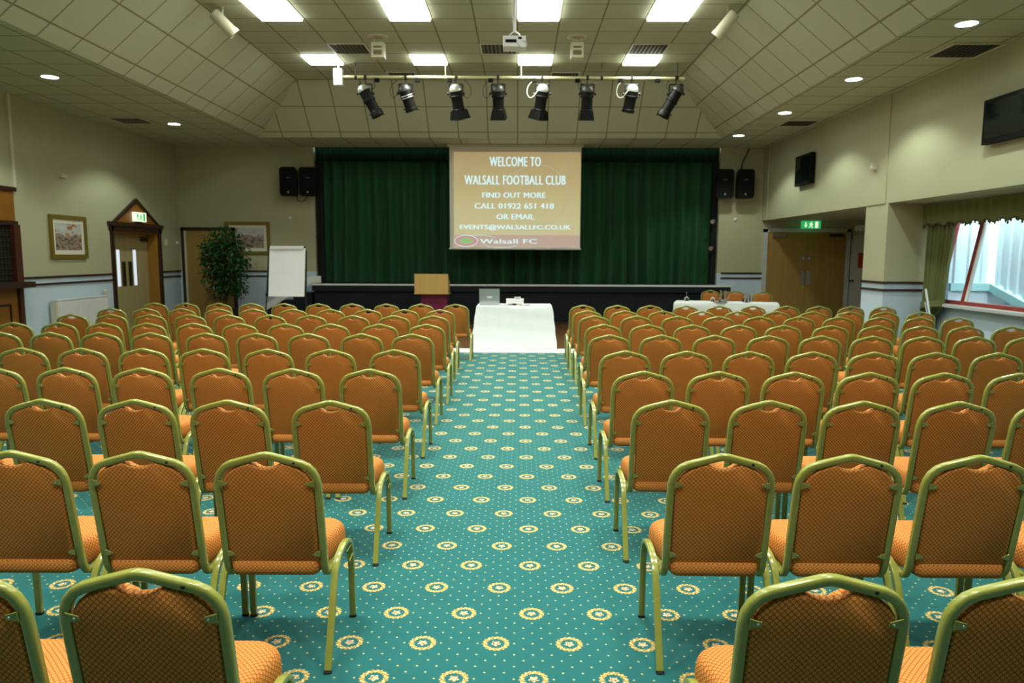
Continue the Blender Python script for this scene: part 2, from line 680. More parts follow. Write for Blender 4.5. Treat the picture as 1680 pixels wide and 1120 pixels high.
# ------------------------------------------------------------------ doors
bm = nb()
for (y0, y1, z0, z1) in ((D1A - 0.09, D1A, 0, 2.26), (D1B, D1B + 0.09, 0, 2.26), (D1A - 0.12, D1B + 0.12, D1Z, 2.27)):
    box(bm, LX - 0.02, LX + 0.045, y0, y1, z0, z1)
door1 = struct('door_1', bm, m_darkwood, bevel=0.008)
ORIGIN[door1.name] = V(0, 0, 0)
bm = nb()
box(bm, LX - 0.30, LX - 0.005, D1B - 0.03, D1B - 0.002, 0, D1Z - 0.002)
box(bm, LX - 0.30, LX - 0.005, D1A + 0.002, D1A + 0.03, 0, D1Z - 0.002)
box(bm, LX - 0.30, LX - 0.005, D1A + 0.03, D1B - 0.03, D1Z - 0.03, D1Z - 0.002)
obj('jamb', bm, m_jamb, door1, smooth=False)
DMID = (D1A + D1B) / 2
for (y0, y1, s) in ((D1A + 0.032, DMID - 0.003, 1), (DMID + 0.003, D1B - 0.032, -1)):
    bm = nb()
    box(bm, LX - 0.30, LX - 0.25, y0, y1, 0.008, D1Z - 0.034)
    leaf = obj('door_leaf', bm, m_door, door1, bevel=0.004)
    ye = y1 if s > 0 else y0
    bm = nb()
    box(bm, LX - 0.25, LX - 0.244, min(ye - s * 0.40, ye - s * 0.28), max(ye - s * 0.40, ye - s * 0.28), 0.98, 1.78)
    g = obj('glass_strip', bm, mat('bright_glazing', (0.8, 0.85, 0.95), 0.15, emit=(0.75, 0.85, 1.0), estr=0.4) if s > 0 else MATS['bright_glazing'], leaf, smooth=False)
    g['label'] = 'bright narrow glazed strip'
    bm = nb()
    box(bm, LX - 0.25, LX - 0.238, min(ye - s * 0.20, ye - s * 0.06), max(ye - s * 0.20, ye - s * 0.06), 0.98, 1.52)
    obj('push_plate', bm, mat('bronze_plate', (0.05, 0.045, 0.02), 0.4, 0.5) if s > 0 else MATS['bronze_plate'], leaf, bevel=0.002)
    bm = nb()
    yc = (y0 + 0.18) if s > 0 else (y1 - 0.18)
    box(bm, LX - 0.25, LX - 0.19, yc - 0.13, yc + 0.13, 1.98, 2.04)
    tube(bm, [(LX - 0.20, yc - s * 0.1, 2.05), (LX - 0.10, yc + s * 0.05, 2.06), (LX - 0.21, yc + s * 0.2, 2.07)], circle(0.010, 8))
    obj('door_closer', bm, m_blackmetal, leaf, bevel=0.004)

gab = thing('door_gable', (LX, DMID, 2.28), 'triangular honey wood gable with dark edging above the left double door', 'gable')
GZ0, GZ1 = 2.285, 2.86
ga, gb = D1A - 0.10, D1B + 0.10
bm = nb()
prism(bm, [(ga, GZ0), (gb, GZ0), (DMID, GZ1)], YZ, LX, LX + 0.03)
obj('panel', bm, m_barwood, gab, smooth=False)
for (p, q) in (((ga - 0.04, GZ0), (DMID, GZ1 + 0.04)), ((gb + 0.04, GZ0), (DMID, GZ1 + 0.04))):
    bm = nb()
    prism(bm, [p, q, (q[0], q[1] - 0.085), (p[0] + (0.09 if p[0] < q[0] else -0.09), p[1])], YZ, LX, LX + 0.06)
    obj('edging', bm, m_darkwood, gab, smooth=False)
bm = nb()
box(bm, LX, LX + 0.07, ga - 0.07, gb + 0.07, GZ0 - 0.01, GZ0 + 0.075)
obj('bottom_rail', bm, m_darkwood, gab, bevel=0.01)

bm = nb()
for (x0, x1, z0, z1) in ((-8.42, -8.35, 0, 2.34), (-7.15, -7.08, 0, 2.34), (-8.42, -7.08, 2.27, 2.35)):
    box(bm, x0, x1, WB - 0.06, WB, z0, z1)
door2 = struct('door_2', bm, m_darkwood, bevel=0.008)
ORIGIN[door2.name] = V(0, 0, 0)
bm = nb()
box(bm, -8.30, -7.15, WB - 0.045, WB - 0.003, 0.008, 2.27)
obj('door_leaf', bm, m_door_tan, door2, smooth=False)
bm = nb()
box(bm, -8.35, -8.30, WB - 0.05, WB - 0.001, 0, 2.27)
obj('door_stop', bm, m_cream_trim, door2, smooth=False)

m_grey_frame = mat('grey_white_gloss', (0.55, 0.57, 0.55), 0.4)
bm = nb()
for (x0, x1, z0, z1) in ((6.03, 6.13, 0, 2.36), (8.07, 8.17, 0, 2.36), (6.03, 8.17, 2.28, 2.38)):
    box(bm, x0, x1, WB - 0.07, WB, z0, z1)
door3 = struct('door_3', bm, m_grey_frame, bevel=0.01)
ORIGIN[door3.name] = V(0, 0, 0)
for (x0, x1, s) in ((6.135, 7.097, 1), (7.103, 8.065, -1)):
    bm = nb()
    box(bm, x0, x1, WB - 0.05, WB - 0.004, 0.008, 2.275)
    leaf = obj('door_leaf', bm, m_door_tan, door3, bevel=0.003)
    xe = x1 if s > 0 else x0
    xs = sorted((xe - s * 0.02, xe - s * 0.12))
    bm = nb()
    box(bm, xs[0], xs[1], WB - 0.062, WB - 0.05, 1.0, 1.34)
    obj('push_plate', bm, m_steel, leaf, bevel=0.002)
    bm = nb()
    lathe(bm, [(0.045, 0), (0.045, 0.006)], (xe - s * 0.07, WB - 0.05, 1.64), 20, (0, -1, 0))
    d_ = obj('fire_door_disc', bm, mat('blue_disc', (0.05, 0.09, 0.25), 0.5) if s > 0 else MATS['blue_disc'], leaf)
    d_['label'] = 'small round blue and white fire door disc'
    bm = nb()
    lathe(bm, [(0.028, 0), (0.028, 0.002)], (xe - s * 0.07, WB - 0.0565, 1.64), 16, (0, -1, 0))
    obj('disc_text', bm, m_white, leaf)
    xh = sorted((x0 + 0.1, x0 + 0.42)) if s > 0 else sorted((x1 - 0.1, x1 - 0.42))
    bm = nb()
    box(bm, xh[0], xh[1], WB - 0.12, WB - 0.05, 2.17, 2.235)
    obj('door_closer', bm, m_steel if s > 0 else m_blackmetal, leaf, bevel=0.006)

bm = nb()
for (y0, y1, z0, z1) in ((18.20, 18.28, 0, 2.2), (17.25, 17.33, 0, 2.2), (17.25, 18.28, 2.12, 2.2)):
    box(bm, AX - 0.04, AX, y0, y1, z0, z1)
door4 = struct('door_4', bm, m_grey_frame, bevel=0.008)
ORIGIN[door4.name] = V(0, 0, 0)
bm = nb()
box(bm, AX - 0.03, AX - 0.002, 17.33, 18.20, 0.008, 2.12)
leaf = obj('door_leaf', bm, m_grey_frame, door4, smooth=False)
bm = nb()
lathe(bm, [(0.03, 0), (0.03, 0.02), (0.012, 0.03), (0.012, 0.05), (0.03, 0.06), (0.03, 0.08)], (AX - 0.03, 18.1, 1.1), 14, (-1, 0, 0))
obj('door_knob', bm, m_blackmetal, leaf)
bm = nb()
box(bm, AX - 0.05, AX - 0.032, 17.62, 17.86, 1.42, 1.78)
tag(obj('wall_notice', bm, m_sign_red, bevel=0.003), 'small orange red notice on the pale side door of the right alcove', 'sign')
bm = nb()
for k in range(7):
    lathe(bm, [(0.02, 0.0), (0.05, 0.03), (0.05, 0.10), (0.03, 0.13)], (AX - 0.055, 17.40 + 0.1 * k, 2.30 + 0.015 * (k % 2)), 12)
tag(obj('wall_ornament', bm, m_white), 'small frilled white ornament on the alcove side wall above the pale side door', 'ornament')

# ------------------------------------------------------------------ window bay
bm = nb()
JT, JB = 0.24, 0.0                                   # the glazing leans outwards towards the top
def wp(y, z, d=0.0):
    return (WX + 0.03 + JT * (z - WZ0) / (WZ1 - WZ0) + d, y, z)
for (ya, yb) in ((WIN1 - 0.075, WIN1), (11.235, 11.31), (9.62, 9.69), (8.0, 8.07), (WIN0, WIN0 + 0.07)):
    v_ = [wp(ya, WZ0), wp(yb, WZ0), wp(yb, WZ1), wp(ya, WZ1)]
    w_ = [wp(ya, WZ0, 0.06), wp(yb, WZ0, 0.06), wp(yb, WZ1, 0.06), wp(ya, WZ1, 0.06)]
    A_ = [bm.verts.new(p) for p in v_]
    B_ = [bm.verts.new(p) for p in w_]
    bm.faces.new(A_[::-1]); bm.faces.new(B_)
    for i in range(4):
        bm.faces.new((A_[i], A_[(i + 1) % 4], B_[(i + 1) % 4], B_[i]))
box(bm, WX + 0.01, WX + 0.10, WIN0, WIN1, WZ0 - 0.005, WZ0 + 0.05)
win = struct('window_1', bm, m_red, smooth=False)
ORIGIN[win.name] = V(0, 0, 0)
bm = nb()
for ya in (11.18, 9.70, 8.08):
    tube(bm, [wp(ya, WZ0 + 0.05, 0.005), wp(ya, WZ1, 0.005)], rsq(0.05, 0.05, 8), up=(0, 1, 0))
obj('inner_bead', bm, m_white, win)
for (ya, yb) in ((WIN0 + 0.07, 8.0), (8.07, 9.62), (9.69, 11.235), (11.31, WIN1 - 0.075)):
    bm = nb()
    A_ = [bm.verts.new(wp(*q, 0.028)) for q in ((ya, WZ0 + 0.04), (yb, WZ0 + 0.04), (yb, WZ1), (ya, WZ1))]
    B_ = [bm.verts.new(wp(*q, 0.034)) for q in ((ya, WZ0 + 0.04), (yb, WZ0 + 0.04), (yb, WZ1), (ya, WZ1))]
    bm.faces.new(A_[::-1]); bm.faces.new(B_)
    for i in range(4):
        bm.faces.new((A_[i], A_[(i + 1) % 4], B_[(i + 1) % 4], B_[i]))
    obj('pane', bm, m_glass, win, smooth=False)
bm = nb()
box(bm, WX - 0.14, WX + 0.03, WIN0 - 0.1, WIN1 + 0.1, WZ0 - 0.05, WZ0 - 0.008)
struct('window_1_sill', bm, m_grey_frame, bevel=0.008)

# outside: a corner of ribbed cladding over blockwork, pale flashing along its foot
CX, CY, FZ = 7.66, 12.03, 1.27
m = m_block
n = N(m)
x, y, z, vec = n.coords()
bz = n.math('PINGPONG', z, 0.115)
by = n.math('PINGPONG', n.math('ADD', y, x), 0.23)
n.base(n.mix(n.step(n.math('MINIMUM', bz, by), 0.006, 0.002), (0.72, 0.74, 0.74), (0.42, 0.45, 0.45)))


FSL = 0.29
fz = lambda y: max(0.25, FZ - FSL * (CY - y))


def ribbed(bm, P, length, z0, z1, pitch=0.22):
    prof = [(0, 0), (0.05, 0.0), (0.07, 0.035), (0.15, 0.035), (0.17, 0.0)]
    a_, b_ = [], []
    t = 0.0
    while t < length - 0.05:
        for dt, d in prof:
            a_.append(bm.verts.new(P(min(t + dt, length), d, z0(min(t + dt, length)))))
            b_.append(bm.verts.new(P(min(t + dt, length), d, z1)))
        t += pitch
    for i in range(len(a_) - 1):
        bm.faces.new((a_[i], a_[i + 1], b_[i + 1], b_[i]))


bm = nb()
ribbed(bm, lambda t, d, z: (7.0 + t, CY - d, z), CX - 7.0, lambda t: FZ, 3.1)
tag(obj('cladding_panel', bm, m_clad, angle=20), 'pale ribbed cladding facing the hall outside the window beside the curtain', 'cladding')
bm = nb()
ribbed(bm, lambda t, d, z: (CX + 0.05 - d, CY - 0.05 - t, z), 8.0, lambda t: fz(CY - t), 3.1)
tag(obj('cladding_panel', bm, m_clad, angle=20), 'long pale ribbed cladding wall running along outside the right window', 'cladding')
bm = nb()
tube(bm, [(7.0, CY - 0.045, FZ - 0.06), (CX - 0.0, CY - 0.045, FZ - 0.06)], [(-0.03, -0.06), (0.03, -0.06), (0.03, 0.06), (-0.03, 0.06)])
tag(obj('flashing_strip', bm, m_flash, smooth=False), 'short horizontal pale green strip below the ribbed cladding outside the window', 'flashing')
bm = nb()
tube(bm, [(CX - 0.005, CY - 0.02, FZ - 0.06), (CX - 0.005, 9.0, fz(9.0) - 0.06)], [(-0.03, -0.065), (0.03, -0.065), (0.03, 0.065), (-0.03, 0.065)])
tag(obj('flashing_strip', bm, m_flash, smooth=False), 'long sloping pale green strip below the ribbed cladding outside the window', 'flashing')
bm = nb()
box(bm, 7.0, CX + 0.019, CY - 0.02, CY + 0.05, -0.3, FZ - 0.1)
tag(obj('block_wall', bm, m_block, smooth=False), 'low pale block wall facing the hall outside the window, below the horizontal strip', 'wall')
bm = nb()
prism(bm, [(CY - 0.02, -0.3), (CY - 0.02, FZ - 0.1), (9.0, fz(9.0) - 0.1), (4.0, 0.2), (4.0, -0.3)], YZ, CX + 0.02, CX + 0.2)
tag(obj('block_wall', bm, m_block, smooth=False), 'low pale block wall running along outside the right window, below the sloping strip', 'wall')
bm = nb()
quad(bm, (WX + 0.2, 2, -0.3), (CX + 0.3, 2, -0.3), (CX + 0.3, 12.1, -0.3), (WX + 0.2, 12.1, -0.3))
struct('ground', bm, mat('paving_grey', (0.4, 0.42, 0.42), 0.9), smooth=False)


def sheet(bm, P, nu, nv, thick=0.006, nrm=(1, 0, 0)):
    """closed cloth sheet: P(u,v)->point, offset by thick along nrm"""
    nrm = Vector(nrm) * thick
    g0 = [[bm.verts.new(Vector(P(i / nu, j / nv))) for i in range(nu + 1)] for j in range(nv + 1)]
    g1 = [[bm.verts.new(v.co + nrm) for v in r] for r in g0]
    for j in range(nv):
        for i in range(nu):
            bm.faces.new((g0[j][i], g0[j][i + 1], g0[j + 1][i + 1], g0[j + 1][i]))
            bm.faces.new((g1[j][i], g1[j + 1][i], g1[j + 1][i + 1], g1[j][i + 1]))
    loop0 = [g0[0][i] for i in range(nu + 1)] + [g0[j][nu] for j in range(1, nv + 1)] + [g0[nv][i] for i in range(nu - 1, -1, -1)] + [g0[j][0] for j in range(nv - 1, 0, -1)]
    loop1 = [g1[0][i] for i in range(nu + 1)] + [g1[j][nu] for j in range(1, nv + 1)] + [g1[nv][i] for i in range(nu - 1, -1, -1)] + [g1[j][0] for j in range(nv - 1, 0, -1)]
    k = len(loop0)
    for i in range(k):
        bm.faces.new((loop0[i], loop0[(i + 1) % k], loop1[(i + 1) % k], loop1[i]))


cur = thing('window_curtain', (6.62, 11.7, 0), 'olive curtain gathered by a fringed tieback at the end of the right window', 'curtain')
bm = nb()


def curtP(u, v):
    z = 0.12 + v * (2.30 - 0.12)
    tz = 0.93
    k = 1 - 0.22 * math.exp(-((z - tz) / 0.75) ** 2) if z > tz else 0.78 - 0.38 * (1 - math.exp(-((z - tz) / 0.14) ** 2))
    y1 = 12.04
    y0 = y1 - 0.72 * k
    y = y1 + (y0 - y1) * u
    fold = 0.035 * math.sin(u * 2 * PI * 8.5 + 0.6 * math.sin(3 * v)) + 0.012 * math.sin(u * 41 + 2)
    return (6.62 + fold, y, z)


sheet(bm, curtP, 110, 36, 0.008)
obj('drape', bm, m_olive, cur)
bm = nb()
tube(bm, [(6.62 + 0.085 * math.cos(t), 11.77 + 0.285 * math.sin(t), 0.945 - 0.03 * math.sin(t)) for t in [2 * PI * i / 24 for i in range(24)]],
     [(-0.01, -0.05), (0.01, -0.05), (0.01, 0.05), (-0.01, 0.05)], closed=True)
tb = obj('tieback', bm, m_olive, cur)
bm = nb()
for i in range(26):
    t = 2 * PI * i / 26
    lathe(bm, [(0.003, 0), (0.012, -0.02), (0.010, -0.05), (0.002, -0.062)], (6.62 + 0.09 * math.cos(t), 11.77 + 0.29 * math.sin(t), 0.90 - 0.03 * math.sin(t)), 6)
obj('fringe', bm, m_fringe, tb)

pel = thing('window_pelmet', (6.56, 9.2, 2.2), 'olive scalloped pelmet with dark bobble trim hanging over the right window', 'pelmet')
bm = nb()


def pelP(u, v):
    y = 12.10 - u * 6.0
    s = abs(math.sin(u * PI * 20))
    z0 = 2.165 + 0.05 * s
    return (6.55 + 0.016 * math.sin(u * 2 * PI * 30), y, z0 + v * (2.53 - z0))


sheet(bm, pelP, 240, 5, 0.008)
obj('valance', bm, m_olive, pel)
bm = nb()
for i in range(84):
    u = (i + 0.5) / 84
    p = pelP(u, 0)
    lathe(bm, [(0.003, 0.012), (0.013, 0.0), (0.015, -0.018), (0.004, -0.034)], p, 6)
tube(bm, [Vector(pelP(i / 240, 0)) + Vector((0.004, 0, 0.012)) for i in range(241)], circle(0.008, 5))
obj('bobble_trim', bm, m_fringe, pel)

# ------------------------------------------------------------------ stage
SF = 17.98
stg = thing('stage', (0, SF, 0), 'black fronted raised stage with a pale nosing across the end of the hall', 'stage')
bm = nb()
box(bm, -5.05, 5.14, SF + 0.03, WB - 0.002, 0, 0.93)
box(bm, OP0 + 0.002, OP1 - 0.002, WB - 0.002, WB + 1.38, 0, 0.93)
obj('stage_front', bm, m_stage, stg, smooth=False)
bm = nb()
box(bm, -5.08, 5.16, SF - 0.02, WB - 0.003, 0.93, 0.965)
box(bm, OP0 + 0.002, OP1 - 0.002, WB - 0.003, WB + 1.38, 0.93, 0.965)
obj('stage_floor', bm, m_stagetop, stg, smooth=False)
bm = nb()
box(bm, -5.09, 5.17, SF - 0.045, SF - 0.02, 0.94, 0.985)
obj('nosing', bm, m_white, stg, bevel=0.006)
bm = nb()
box(bm, -5.09, 5.17, SF - 0.03, SF + 0.03, 0.80, 0.935)
obj('fascia', bm, m_stage, stg, bevel=0.006)
for k in range(9):
    xa = -4.9 + k * 1.11
    bm = nb()
    frame_bars(bm, XZ, xa, xa + 1.03, 0.10, 0.74, 0.022, SF + 0.015, SF + 0.03)
    obj('front_panel', bm, m_stage, stg, smooth=False)
bm = nb()
box(bm, -5.05, 5.14, SF + 0.016, SF + 0.03, 0, 0.06)
obj('plinth', bm, m_darkwood, stg, smooth=False)

st = thing('stage_steps', (-5.7, 17.6, 0), 'black steps with a sloping white string at the left end of the stage', 'steps')
for k in range(4):
    bm = nb()
    zt = 0.19 * (k + 1)
    box(bm, -6.55 + 0.33 * k, -6.55 + 0.33 * (k + 1) + (0.0 if k < 3 else 0.12), SF + 0.0, WB - 0.01, 0, zt)
    obj('tread', bm, m_stage, st, smooth=False)
bm = nb()
prism(bm, [(-6.75, 0.02), (-6.75, 0.16), (-5.12, 1.17), (-4.86, 1.17), (-4.86, 1.0), (-5.07, 1.0)], XZ, SF - 0.05, SF - 0.005)
s_ = obj('string', bm, m_white, st, smooth=False)
s_['label'] = 'white sloping side board'


def drape(name, x0, x1, yc, z0, z1, m, amp, parent, seed, nz=10, fold=0.2):
    rnd = random.Random(seed)
    xs, ys = [x0], [0.0]
    x = x0
    s = 1
    while x < x1 - 0.04:
        w = fold * rnd.uniform(0.35, 0.75)
        x = min(x + w, x1)
        xs.append(x)
        ys.append(s * amp * rnd.uniform(0.5, 1.0))
        s = -s
    nx = int((x1 - x0) / 0.02)
    ph = rnd.random() * 6

    def at(px):
        for i in range(len(xs) - 1):
            if px <= xs[i + 1] + 1e-6:
                t = (px - xs[i]) / max(xs[i + 1] - xs[i], 1e-6)
                t = t * t * (3 - 2 * t)
                return ys[i] * (1 - t) + ys[i + 1] * t
        return ys[-1]

    def P(u, v):
        px = x0 + u * (x1 - x0)
        w = px + 0.03 * math.sin(v * 2.6 + px * 2.3 + ph) * (1 - v)
        k = 0.62 + 0.38 * (1 - v)
        return (px, yc + at(min(max(w, x0), x1)) * k, z0 + v * (z1 - z0))
    bm = nb()
    sheet(bm, P, nx, nz, 0.006, (0, 1, 0))
    return obj(name, bm, m, parent)


cu = thing('stage_curtain', (-2.5, WB + 0.2, 0.97), 'left half of the green velvet stage curtain, left of the screen', 'curtain', 'green stage curtains')
drape('drape', OP0 + 0.15, -0.14, WB + 0.34, 0.985, 4.1, m_curtain, 0.15, cu, 3, fold=0.30)
cu2 = thing('stage_curtain', (2.3, WB + 0.2, 0.97), 'right half of the green velvet stage curtain, right of the screen', 'curtain', 'green stage curtains')
drape('drape', -0.12, OP1 - 0.14, WB + 0.34, 0.985, 4.1, m_curtain, 0.15, cu2, 5, fold=0.30)
bm = nb()
va = drape('curtain_valance', OP0 + 0.02, OP1 - 0.02, WB + 0.14, 3.98, 4.32, mat('shaded_green_velvet', (0.003, 0.016, 0.006), 0.9, spec=0.1), 0.03, None, 8, nz=3, fold=0.12)  # curtain velvet in a darker copy, shade at the top painted in
bm.free()
tag(va, 'short gathered green velvet valance along the top of the stage opening', 'valance')
lg = drape('stage_leg_drape', OP0 + 0.005, OP0 + 0.19, WB + 0.10, 0.98, 4.0, m_blackdrape, 0.03, None, 11, fold=0.1)
tag(lg, 'narrow black drape at the left edge of the stage opening', 'drape', 'black stage leg drapes')
lg = drape('stage_leg_drape', OP1 - 0.17, OP1 - 0.005, WB + 0.10, 0.98, 4.0, m_blackdrape, 0.03, None, 12, fold=0.1)
tag(lg, 'narrow black drape at the right edge of the stage opening', 'drape', 'black stage leg drapes')
for i, (px, pz) in enumerate(((4.80, 2.55), (4.78, 1.90))):
    t = thing('side_spotlight', (px, WB - 0.02, pz), ('upper' if i == 0 else 'lower') + ' small grey lamp fixed to the right edge of the stage opening', 'lamp', 'small lamps at the stage edge')
    bm = nb()
    lathe(bm, [(0.03, 0), (0.045, 0.03), (0.045, 0.10), (0.05, 0.12)], (px, WB - 0.02, pz), 14, (-0.5, -0.8, -0.2))
    obj('housing', bm, m_steel, t)
    bm = nb()
    tube(bm, [(px + 0.02, WB - 0.02, pz), (px + 0.1, WB - 0.02, pz)], circle(0.012, 8))
    obj('arm', bm, m_blackmetal, t)


# ------------------------------------------------------------------ projection screen
def text_bm(body, x0, x1, z0, z1, y, depth, bold=0.0):
    cu_ = bpy.data.curves.new('lettering', 'FONT')
    cu_.body = body
    cu_.size = 1
    cu_.space_character = 1.10 if z1 - z0 > 0.2 else 1.04
    cu_.offset = bold
    cu_.extrude = 0.0
    cu_.resolution_u = 3
    to = bpy.data.objects.new('lettering', cu_)
    COL.objects.link(to)
    bpy.context.view_layer.update()
    me = bpy.data.meshes.new_from_object(to.evaluated_get(bpy.context.evaluated_depsgraph_get()))
    bpy.data.objects.remove(to)
    bpy.data.curves.remove(cu_)
    xs_ = [v.co.x for v in me.vertices]
    zs_ = [v.co.y for v in me.vertices]
    ax, bx, az, bz = min(xs_), max(xs_), min(zs_), max(zs_)
    bm = nb()
    bm.from_mesh(me)
    bpy.data.meshes.remove(me)
    for v in bm.verts:
        v.co = Vector((x0 + (v.co.x - ax) / (bx - ax) * (x1 - x0), y, z0 + (v.co.y - az) / (bz - az) * (z1 - z0)))
    r = bmesh.ops.extrude_face_region(bm, geom=bm.faces[:])
    bmesh.ops.translate(bm, verts=[e for e in r['geom'] if isinstance(e, bmesh.types.BMVert)], vec=(0, -depth, 0))
    g0 = bm.faces[:] + bm.edges[:] + bm.verts[:]
    t_ = (z1 - z0) * (0.034 if z1 - z0 > 0.2 else 0.055)                       # heavy strokes: thickened by overlapping shifted outlines
    for k_ in (-1, 1):
        r = bmesh.ops.duplicate(bm, geom=g0)
        bmesh.ops.translate(bm, verts=[e for e in r['geom'] if isinstance(e, bmesh.types.BMVert)], vec=(k_ * t_, -0.0004 * (k_ + 2), 0))
    return bm


SX0, SX1, SZ0, SZ1, SYY = -1.675, 1.465, 1.865, 4.235, 17.8
sc_ = thing('projection_screen', (-0.1, SYY, SZ0), 'white projection screen showing a tan welcome slide before the green curtain', 'screen')
bm = nb()
box(bm, SX0, SX1, SYY, SYY + 0.012, SZ0, LZ - 0.02)
obj('screen_fabric', bm, mat('screen_fabric_white', (0.80, 0.80, 0.72), 0.8), sc_, smooth=False)
bm = nb()
tube(bm, [(SX0 - 0.02, SYY + 0.006, SZ0 - 0.02), (SX1 + 0.02, SYY + 0.006, SZ0 - 0.02)], circle(0.022, 10))
obj('bottom_bar', bm, m_white, sc_)
bm = nb()
box(bm, SX0 - 0.05, SX1 + 0.05, SYY - 0.02, SYY + 0.09, LZ - 0.06, LZ - 0.005)
obj('roller_case', bm, m_cream_trim, sc_, bevel=0.01)
kx = (SX1 - SX0) / (1380 - 32)
kz = (SZ1 - SZ0) / (1070 - 35)
fx = lambda p: SX0 + (p - 32) * kx
fz = lambda p: SZ1 - (p - 35) * kz
m_slide = mat('projected_slide', (0.2, 0.2, 0.2), 0.9)
n = N(m_slide)
x, y, z, vec = n.coords()
zz = n.math('DIVIDE', n.math('SUBTRACT', n.math('ADD', z, SZ0), SZ0), 1.0)
nn = n.noise(vec, 1.6, 2, 0.5)
t_ = n.math('ADD', n.math('DIVIDE', z, SZ1 - SZ0), n.math('MULTIPLY', n.math('SUBTRACT', nn, 0.5), 0.25))
colr = n.ramp(t_, [(0.0, srgb(206, 202, 156)), (0.5, srgb(194, 180, 126)), (1.0, srgb(172, 148, 100))])
n.link(colr, n.bsdf.inputs['Emission Color'])
n.bsdf.inputs['Emission Strength'].default_value = 0.50
n.bsdf.inputs['Base Color'].default_value = (0.12, 0.12, 0.11, 1)
bm = nb()
box(bm, fx(75), fx(1374), SYY - 0.003, SYY - 0.0005, fz(1062), fz(82))
obj('slide', bm, m_slide, sc_, smooth=False)
m_slideband = mat('projected_pink_band', (0.12, 0.12, 0.11), 0.9, emit=srgb(205, 178, 162), estr=0.42)
bm = nb()
box(bm, fx(75), fx(1374), SYY - 0.0045, SYY - 0.0033, fz(1058), fz(935))
obj('slide_band', bm, m_slideband, sc_, smooth=False)
m_txt = mat('projected_white_letters', (0.3, 0.3, 0.3), 0.9, emit=(0.66, 0.93, 0.95), estr=0.5)
m_txt_edge = mat('projected_pink_lines', (0.2, 0.2, 0.2), 0.9, emit=srgb(214, 120, 150), estr=0.42)
m_txt_ring = mat('projected_pale_ring', (0.2, 0.2, 0.2), 0.9, emit=srgb(192, 180, 150), estr=0.42)
m_txt_green = mat('projected_green', (0.2, 0.2, 0.2), 0.9, emit=srgb(150, 205, 120), estr=0.42)
for (body, a0, a1, b0, b1, bold) in (
        ('WELCOME TO', 445, 965, 130, 228, 0.0), ('WALSALL FOOTBALL CLUB', 188, 1220, 320, 415, 0.0),
        ('FIND OUT MORE', 370, 1018, 495, 550, 0.0), ('CALL 01922 651 418', 290, 1102, 605, 662, 0.0),
        ('OR EMAIL', 515, 905, 718, 772, 0.0), ('EVENTS@WALSALLFC.CO.UK', 138, 1280, 828, 888, 0.0),
        ('Walsall FC', 345, 932, 976, 1024, 0.0)):
    obj('lettering', text_bm(body, fx(a0), fx(a1), fz(b1), fz(b0), SYY - 0.006, 0.002, bold), m_txt, sc_, smooth=False)


def ell(bm, cx, cz, rx, rz, w, y, a0=0.0, a1=2 * PI, k=40):
    """flat elliptical ring, or arc, lying in the slide"""
    full = a1 - a0 > 2 * PI - 0.01
    P_ = []
    for i in range(k + (0 if full else 1)):
        t = a0 + (a1 - a0) * i / k
        P_.append([bm.verts.new((cx + (rx + e) * math.cos(t), yy_, cz + (rz + e) * math.sin(t))) for yy_ in (y, y - 0.0015) for e in (-w / 2, w / 2)])
    m_ = len(P_)
    for i in range(m_ if full else m_ - 1):
        p, q = P_[i], P_[(i + 1) % m_]
        for c_ in ((0, 1), (1, 3), (3, 2), (2, 0)):
            bm.faces.new((p[c_[0]], q[c_[0]], q[c_[1]], p[c_[1]]))


bm = nb()
ell(bm, fx(200), fz(997), 118 * kx, 58 * kz, 0.014, SYY - 0.005)
ell(bm, fx(330), fz(990), 190 * kx, 52 * kz, 0.008, SYY - 0.005, 0.4, 2.4)
ell(bm, fx(560), fz(1010), 190 * kx, 58 * kz, 0.008, SYY - 0.005, 3.5, 5.9)
obj('emblem_ring', bm, m_txt, sc_, smooth=False)
bm = nb()
ell(bm, fx(200), fz(997), 100 * kx, 46 * kz, 0.022, SYY - 0.0055)
obj('emblem_inner_ring', bm, m_txt_edge, sc_, smooth=False)
bm = nb()
lathe(bm, [(62 * kx, 0), (62 * kx, 0.0015)], (0, 0, 0), 24, (0, -1, 0))
for v in bm.verts:
    v.co = Vector((fx(200) + v.co.x, SYY - 0.0048 + v.co.y, fz(997) + v.co.z * 0.55))
obj('emblem_centre', bm, m_txt_green, sc_, smooth=False)
bm = nb()
ell(bm, fx(930), fz(520), 320 * kx, 310 * kz, 0.012, SYY - 0.0035)
ell(bm, fx(930), fz(520), 180 * kx, 170 * kz, 0.008, SYY - 0.0035)
obj('watermark_ring', bm, m_txt_ring, sc_, smooth=False)

# ------------------------------------------------------------------ ceiling fittings
t = thing('ceiling_light', (0, 0, CZ), 'x', 'light')
PROTO_LIGHT = t


def panel_beam(r, length):
    ld = bpy.data.lights.new('panel_beam', 'AREA')
    ld.shape = 'RECTANGLE'
    ld.size = 0.58
    ld.size_y = length - 0.08
    ld.energy = BEAM_POWER * length / 0.66
    ld.color = (0.95, 1.0, 0.90)
    ld.spread = R(108)
    lo = bpy.data.objects.new('panel_beam', ld)
    COL.objects.link(lo)
    lo.parent = r
    lo.location = (0, 0, -0.05)


